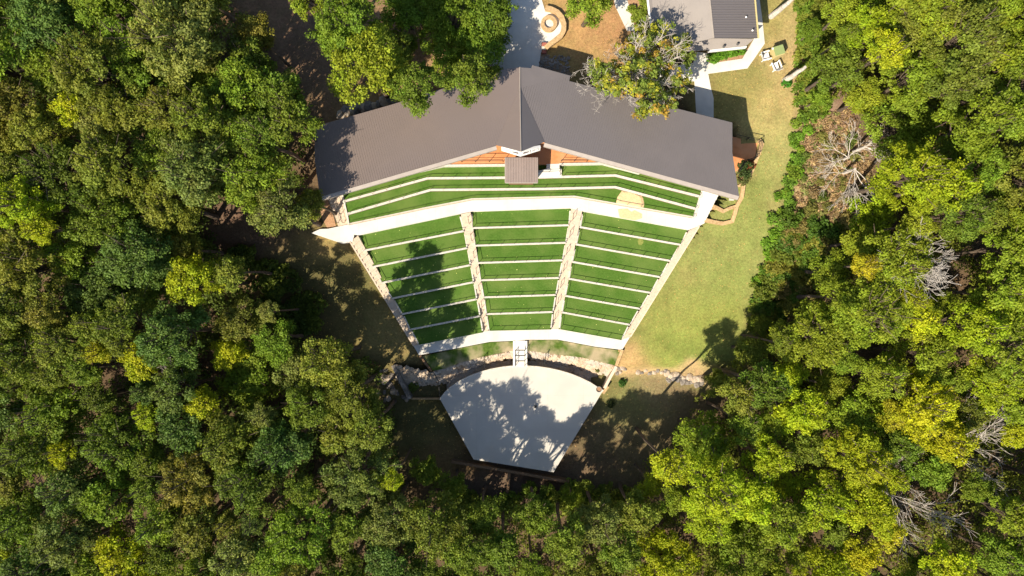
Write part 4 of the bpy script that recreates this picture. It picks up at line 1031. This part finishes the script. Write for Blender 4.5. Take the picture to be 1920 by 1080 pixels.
# fallen bleached tops beside the brush
def fallen(px, py, arms, label, seed, L=1.6, lift=1.2):
    x, y, z = PG(px, py); t = thing('fallen_tree', label, 'dead tree', (x, y, z)); rg = np.random.default_rng(seed); mb = MB()
    for a in arms:
        dd = Vector((math.cos(R_(a)), math.sin(R_(a)), rg.uniform(.05, .35))); grow(mb, (0,0,lift), dd, L*rg.uniform(.8, 1.2), .05, 3, rg, .4, 3, .6, .02, (2,3), .010)
    mb.tube((0,0,-.3), (0,0,lift+.1), .16, .12, n=7); mb.build('branches', M['dead'], t).location = (0,0,0)
fallen(1578, 300, (150,200,90,40), 'bleached fallen branches beside the pinkish brush patch', 21, 1.3)
fallen(1580, 325, (230,260,290,320,200), 'white spreading dead branches at the edge of the lime tree', 23, 1.7, 2.2)
fallen(1598, 285, (0,20,-15,40), 'pale dead limbs pointing right into the woods', 25, 1.2, 2.2)
# cut trunks standing on the top right lawn
def stub(px, py, top, label, r=.28):
    x, y, z = PG(px, py); t = thing('cut_trunk', label, 'tree stump', (x, y, z)); tp = Vector(top)
    mb = MB(); p = Vector((0,0,-.2)); N = 6
    for i in range(N):
        q = tp*((i+1)/N)+Vector((random.uniform(-.05,.05), random.uniform(-.05,.05), 0)); mb.tube(p, q, r*(1-.09*i), r*(1-.09*(i+1)), n=9, caps=(i == N-1)); p = q
    mb.tube(tp*.6, tp*.6+Vector((.35,.1,.35)), .08, .05, n=6)
    mb.build('trunk', M['dead'], t).location = (0,0,0)
stub(1471, 151, (.55,.15,3.2), 'leaning pale cut trunk casting a long shadow on the lawn')
stub(1445, 31, (.9,.35,3.6), 'pale cut trunk at the top edge beside the lodge path')

# ------------------ shrubs
SH = []
for k, (R, f) in enumerate(((.5,.24),(.7,.24),(1.0,.26),(1.4,.28))):
    r = np.random.default_rng(300+k); n = int(10+R*16)
    cs = []; rs = []
    for i in range(n):
        a, q = r.uniform(0, 6.28), R*math.sqrt(r.random())*.8; cs.append((q*math.cos(a), q*math.sin(a), R*.55*math.sqrt(max(0, 1-(q/R)**2))+.1)); rs.append(r.uniform(.18, .34)*(.7+R*.35))
    V, T = leafcloud(cs, rs, [int(24*(q/.3)**1.3) for q in rs], .14+R*.05, 310+k); SH.append((R, leaf_mesh('shrub', V, T)))
def shrub(px, py, R, col, label, group=None, name='shrub', cat='shrub'):
    k = min(range(4), key=lambda i: abs(SH[i][0]-R)); o = bpy.data.objects.new(name, SH[k][1]); link(o)
    o.location = PG(px, py, 0); s = R/SH[k][0]; o.scale = (s, s, s*random.uniform(.85, 1.2)); o.rotation_euler = (0, 0, random.uniform(0, 6)); j = random.uniform(.85, 1.15)
    o.color = (col[0]*j, col[1]*j, col[2]*j, 1); tag(o, label, cat, group); return o
GB = (.12,.26,.02); GY_ = (.20,.26,.03)
for i, (px, py, R) in enumerate(((1335,112,.55),(1341,108,.5),(1350,105,.42),(1358,103,.42),(1367,101,.45),(1376,100,.42),(1386,97,.5))):
    shrub(px, py, R, GB, f'bright green shrub, {ordn[i]} from the left in the lodge bed', 'shrubs in the lodge bed')
for i, (px, py, R) in enumerate(((1184,20,.42),(1196,26,.48),(1206,30,.42),(1192,36,.45),(1209,14,.38),(1205,2,.42),(1200,45,.45))):
    shrub(px, py, R, GY_, ['round yellowish shrub by the front path, leftmost of its bed','round yellowish shrub in the middle of the mulch bed','round yellowish shrub close to the lodge gutter, lower one','round yellowish shrub at the lower left of the mulch bed','round yellowish shrub close to the lodge gutter, upper one','round yellowish shrub cut by the top edge','round yellowish shrub under the half bare oak'][i], 'shrubs in the mulch bed')
shrub(1394,318,.85,(.07,.11,.03),'dark green shrub at the right end of the pavilion roof'); shrub(1392,334,.7,(.13,.14,.04),'yellowish green shrub at the yellow stone border'); shrub(1405,310,.45,(.30,.08,.04),'red leaved plant beside the deck end')
shrub(1473,158,.45,(.06,.20,.02),'small fresh green shrub at the foot of the leaning cut trunk')
shrub(1166,717,.4,(.07,.16,.03),'small green plant in the dark hollow right of the riprap'); shrub(1120,693,.25,(.12,.15,.04),'tiny green tuft growing in the riprap'); shrub(1144,757,.4,(.05,.07,.02),'small dark shrub on the grass right of the stage')
shrub(776,724,.5,(.13,.17,.03),'yellowish green plant in the riprap left of the stage')
r6 = np.random.default_rng(66)
band = [(1497,215,.9),(1496,235,.9),(1492,255,1.0),(1489,275,1.0),(1485,296,1.1),(1480,316,1.1),(1475,336,1.0),(1468,356,1.1),(1463,376,1.1),(1457,396,1.1),(1451,416,1.0),(1446,436,1.1),(1440,456,1.1),(1436,476,1.0),(1432,500,.9),(1426,524,.8)]
for i, (px, py, R) in enumerate(band):
    for q in range(2):
        shrub(px+r6.uniform(-9, 8)+q*9, py+r6.uniform(-7, 7)+q*5, R*.6*r6.uniform(.55, 1.3), [(.15,.28,.026),(.20,.29,.03),(.13,.23,.025),(.17,.31,.026)][(i+q*2) % 4], 'low leafy bright green bush in the hedge line along the right lawn', 'bushes in the line along the lawn', 'bush', 'bush')
for i in range(26):
    py_ = -20+i*9; shrub(1508+r6.uniform(-4, 10)+(i % 2)*12, py_, r6.uniform(1.0, 1.7), [(.16,.22,.025),(.12,.19,.02),(.19,.22,.03)][i % 3], 'leafy edge bush at the foot of the upper right woods', 'edge bushes of the upper right woods', 'bush', 'bush')
for i in range(34):
    a_ = r6.uniform(835, 1190); shrub(a_, 912+r6.uniform(0, 46)+max(0, 960-a_)*.05, r6.uniform(.7, 1.5), [(.13,.19,.022),(.17,.22,.03),(.10,.15,.02)][i % 3], 'shaded undergrowth bush behind the low timber wall of the stage', 'bushes behind the timber wall', 'bush', 'bush')
nb_ = 0
while nb_ < 30:
    px, py = r6.uniform(430, 600), r6.uniform(470, 640)
    if not inside([(440,470),(520,480),(600,560),(610,640),(540,640),(500,560)], px, py): continue
    shrub(px, py, r6.uniform(.7, 1.5), [(.10,.14,.02),(.13,.17,.025),(.08,.12,.02)][nb_ % 3], 'shaded understorey bush at the dark edge of the left lawn', 'bushes at the dark left lawn edge', 'bush', 'bush'); nb_ += 1
cand = 0
while cand < 120:
    px, py = r6.uniform(1410, 1640), r6.uniform(210, 660)
    if not inside([(1445,490),(1480,400),(1520,420),(1560,440),(1640,370),(1650,480),(1560,520),(1500,560),(1470,620),(1420,620),(1415,560)], px, py): continue
    c = [(.10,.17,.02),(.15,.19,.025),(.20,.20,.03),(.08,.15,.02),(.24,.20,.06)][int(r6.integers(0, 5))]
    shrub(px, py, r6.uniform(.6, 1.5), c, 'mixed scrub bush between the right lawn and the woods', 'scrub bushes at the wood edge', 'bush', 'bush'); cand += 1
for k in range(46):
    px, py = r6.uniform(1498, 1600), r6.uniform(255, 470)
    shrub(px, py, r6.uniform(.22, .6), [(.20,.20,.05),(.26,.19,.09),(.12,.16,.03)][k % 3], 'sparse dry bush on the cleared brown patch', 'dry bushes on the brown patch', 'bush', 'bush')
# ------------------ undergrowth and twigs
def undergrowth():
    r = np.random.default_rng(91); cs, rs, ct, ti = [], [], [], []
    while len(cs) < 12000:
        px, py = r.uniform(-60, 1980), r.uniform(-60, 1140)
        if in_clear(px, py, 14, 6): continue
        if mnoise.noise(Vector((px*.02, py*.02, 2))) < -.1: continue
        if inside([(1400,650),(1440,420),(1500,190),(1590,200),(1650,260),(1640,400),(1560,460),(1500,560)], px, py): continue
        if any(math.hypot(px-a, py-b) < c for a, b, c in GAPS): continue
        x, y, z = PG(px, py); q = r.uniform(.3, .8); cs.append((x, y, z+(r.uniform(.1, 1.2) if r.random() < .4 else r.uniform(1.0, 4.2)))); rs.append(q); ct.append(int(26*(q/.5)**1.4))
        t = np.array([1, 1, 1])*r.uniform(.7, 1.3)
        ti.append(t*np.array([1.5, 1.25, .9]) if px > 960 else t)  # right-hand leaves brightened in colour for the sun angle
    V, T = leafcloud(cs, rs, ct, .21, 92, ti); o = bpy.data.objects.new('undergrowth', leaf_mesh('undergrowth', V, T)); link(o); o.color = (.105,.145,.024,1)
    tag(o, 'low leafy undergrowth covering the woodland floor between trunks', 'undergrowth', kind='stuff')
undergrowth()
def dry_brush():
    r = np.random.default_rng(93); cs, rs, ct, ti = [], [], [], []
    pl = [(1500,212),(1590,205),(1620,270),(1640,330),(1600,400),(1560,450),(1510,440),(1475,520),(1440,560),(1450,470),(1490,390),(1500,300)]
    while len(cs) < 1100:
        px, py = r.uniform(1430, 1650), r.uniform(200, 570)
        if not inside(pl, px, py): continue
        x, y, z = PG(px, py); q = r.uniform(.12, .42); cs.append((x, y, z+r.uniform(0, .15))); rs.append(q); ct.append(int(20*(q/.3)))
        ti.append(np.array([(1, .80, .56), (1.1, .94, .58), (.75, .60, .44), (.55, .70, .28)][int(r.integers(0, 4))])*r.uniform(.6, 1.15))
    V, T = leafcloud(cs, rs, ct, .15, 94, ti, .5, .9); o = bpy.data.objects.new('dry_brush', leaf_mesh('dry_brush', V, T)); link(o); o.color = (.44,.37,.28,1)
    tag(o, 'dry tan brush and dead weeds covering the cleared patch', 'brush', kind='stuff')
dry_brush()
def litter():
    r = np.random.default_rng(17); V = []; F = []; n = 0
    P_ = []
    while n < 2600:
        px, py = r.uniform(560, 1500), r.uniform(60, 900)
        if not inside(CLEAR, px, py) or (880 < py) : continue
        d = [P(a, b, -1.5) for a, b in DIP[0]]; x, y, z = PG(px, py, .03)
        if inside(d, x, y): continue
        P_.append((x, y, z)); n += 1
    Pn = np.array(P_); cs = [tuple(p) for p in Pn]
    V, T = leafcloud(cs, [.01]*len(cs), [1]*len(cs), .075, 18, None, 1, 1.5)
    T = T*np.array([1.0, .75, .45]); o = bpy.data.objects.new('fallen_leaves', leaf_mesh('fallen_leaves', V, T)); link(o); o.color = (.62,.52,.32,1)
    tag(o, 'pale fallen leaves scattered over the lawns', 'leaves', kind='stuff')
litter()
def leaf_on_turf():
    r = np.random.default_rng(19); cs = []
    for _ in range(150):
        k = r.integers(0, 7); t = r.random(); u = r.uniform(.1, .9); blk = ['left','centre','right'][r.integers(0, 3)]; z = zrow(k)
        a, b = LINES[blk][k]; c, d = LINES[blk][k+1]; p = Vector(a).lerp(Vector(b), t).lerp(Vector(c).lerp(Vector(d), t), u); x, y = P(p.x, p.y, z); cs.append((x, y, z+.03))
    V, T = leafcloud(cs, [.01]*len(cs), [1]*len(cs), .08, 20, None, 1, 1.5); o = bpy.data.objects.new('turf_leaves', leaf_mesh('turf_leaves', V, T)); link(o); o.color = (.6,.62,.2,1)
    tag(o, 'tiny yellow leaves dropped on the green seating turf', 'leaves', kind='stuff')
leaf_on_turf()

# ------------------------------------------------------------------ labels for the trees of the woods
LM = [((590,300),'the left roof end'),((535,400),'the oak at the walkway end'),((345,95),'the large greyish oak'),((75,388),'the left edge lime tree'),((380,528),'the round lime tree'),
      ((158,215),'the upper left yellow tree'),((212,655),'the small golden tree'),((148,838),'the lower left yellow tree'),((245,1020),'the bottom left yellow tree'),((740,888),'the timber wall lime tree'),
      ((620,672),'the shaded lawn oak'),((690,122),'the left roof edge oak'),((878,150),'the oak left of the ridge'),((955,900),'the timber wall'),((1245,860),'the shaded ground lime tree'),
      ((1520,935),'the pale lime tree'),((1705,745),'the large yellow tree'),((1785,490),'the bare grey tree'),((1695,335),'the large lime tree'),((1700,600),'the small upper yellow tree'),
      ((1890,885),'the right edge bare tree'),((1760,1055),'the bottom right yellow tree'),((1471,151),'the leaning cut trunk'),((1320,720),'the shaded rock bank'),((1800,60),'the top right corner'),((30,40),'the top left corner'),((1615,590),'the broad bright oak'),((735,1060),'the lower woods centre')]
def octant(dx, dy):
    a = math.degrees(math.atan2(-dy, dx)) % 360
    return ['right of','upper right of','above','upper left of','left of','lower left of','below','lower right of'][int((a+22.5)//45) % 8]
bucket = {}
for rec in trees:
    t, px, py, rr, col, lab = rec
    if lab: continue
    (lx, ly), nm = min((l for l in LM if math.hypot(px-l[0][0], py-l[0][1]) > 12), key=lambda l: math.hypot(px-l[0][0], py-l[0][1]))
    bucket.setdefault((nm, octant(px-lx, py-ly)), []).append((math.hypot(px-lx, py-ly), rec))
for (nm, oc), l in bucket.items():
    l.sort(key=lambda q: q[0])
    for i, (_, rec) in enumerate(l):
        sz_ = 'small' if rec[3] < 34 else ('large' if rec[3] > 56 else 'medium')
        ref = nm
        lab = f"{sz_} {CNAME[rec[4]]} tree {oc} {ref}" if len(l) == 1 else f"{sz_} {CNAME[rec[4]]} tree, {ordn[min(i,7)]} {oc} {ref}"
        rec[0]['label'] = lab; rec[0]['group'] = 'trees of the surrounding woods'
print('trees', len(trees))
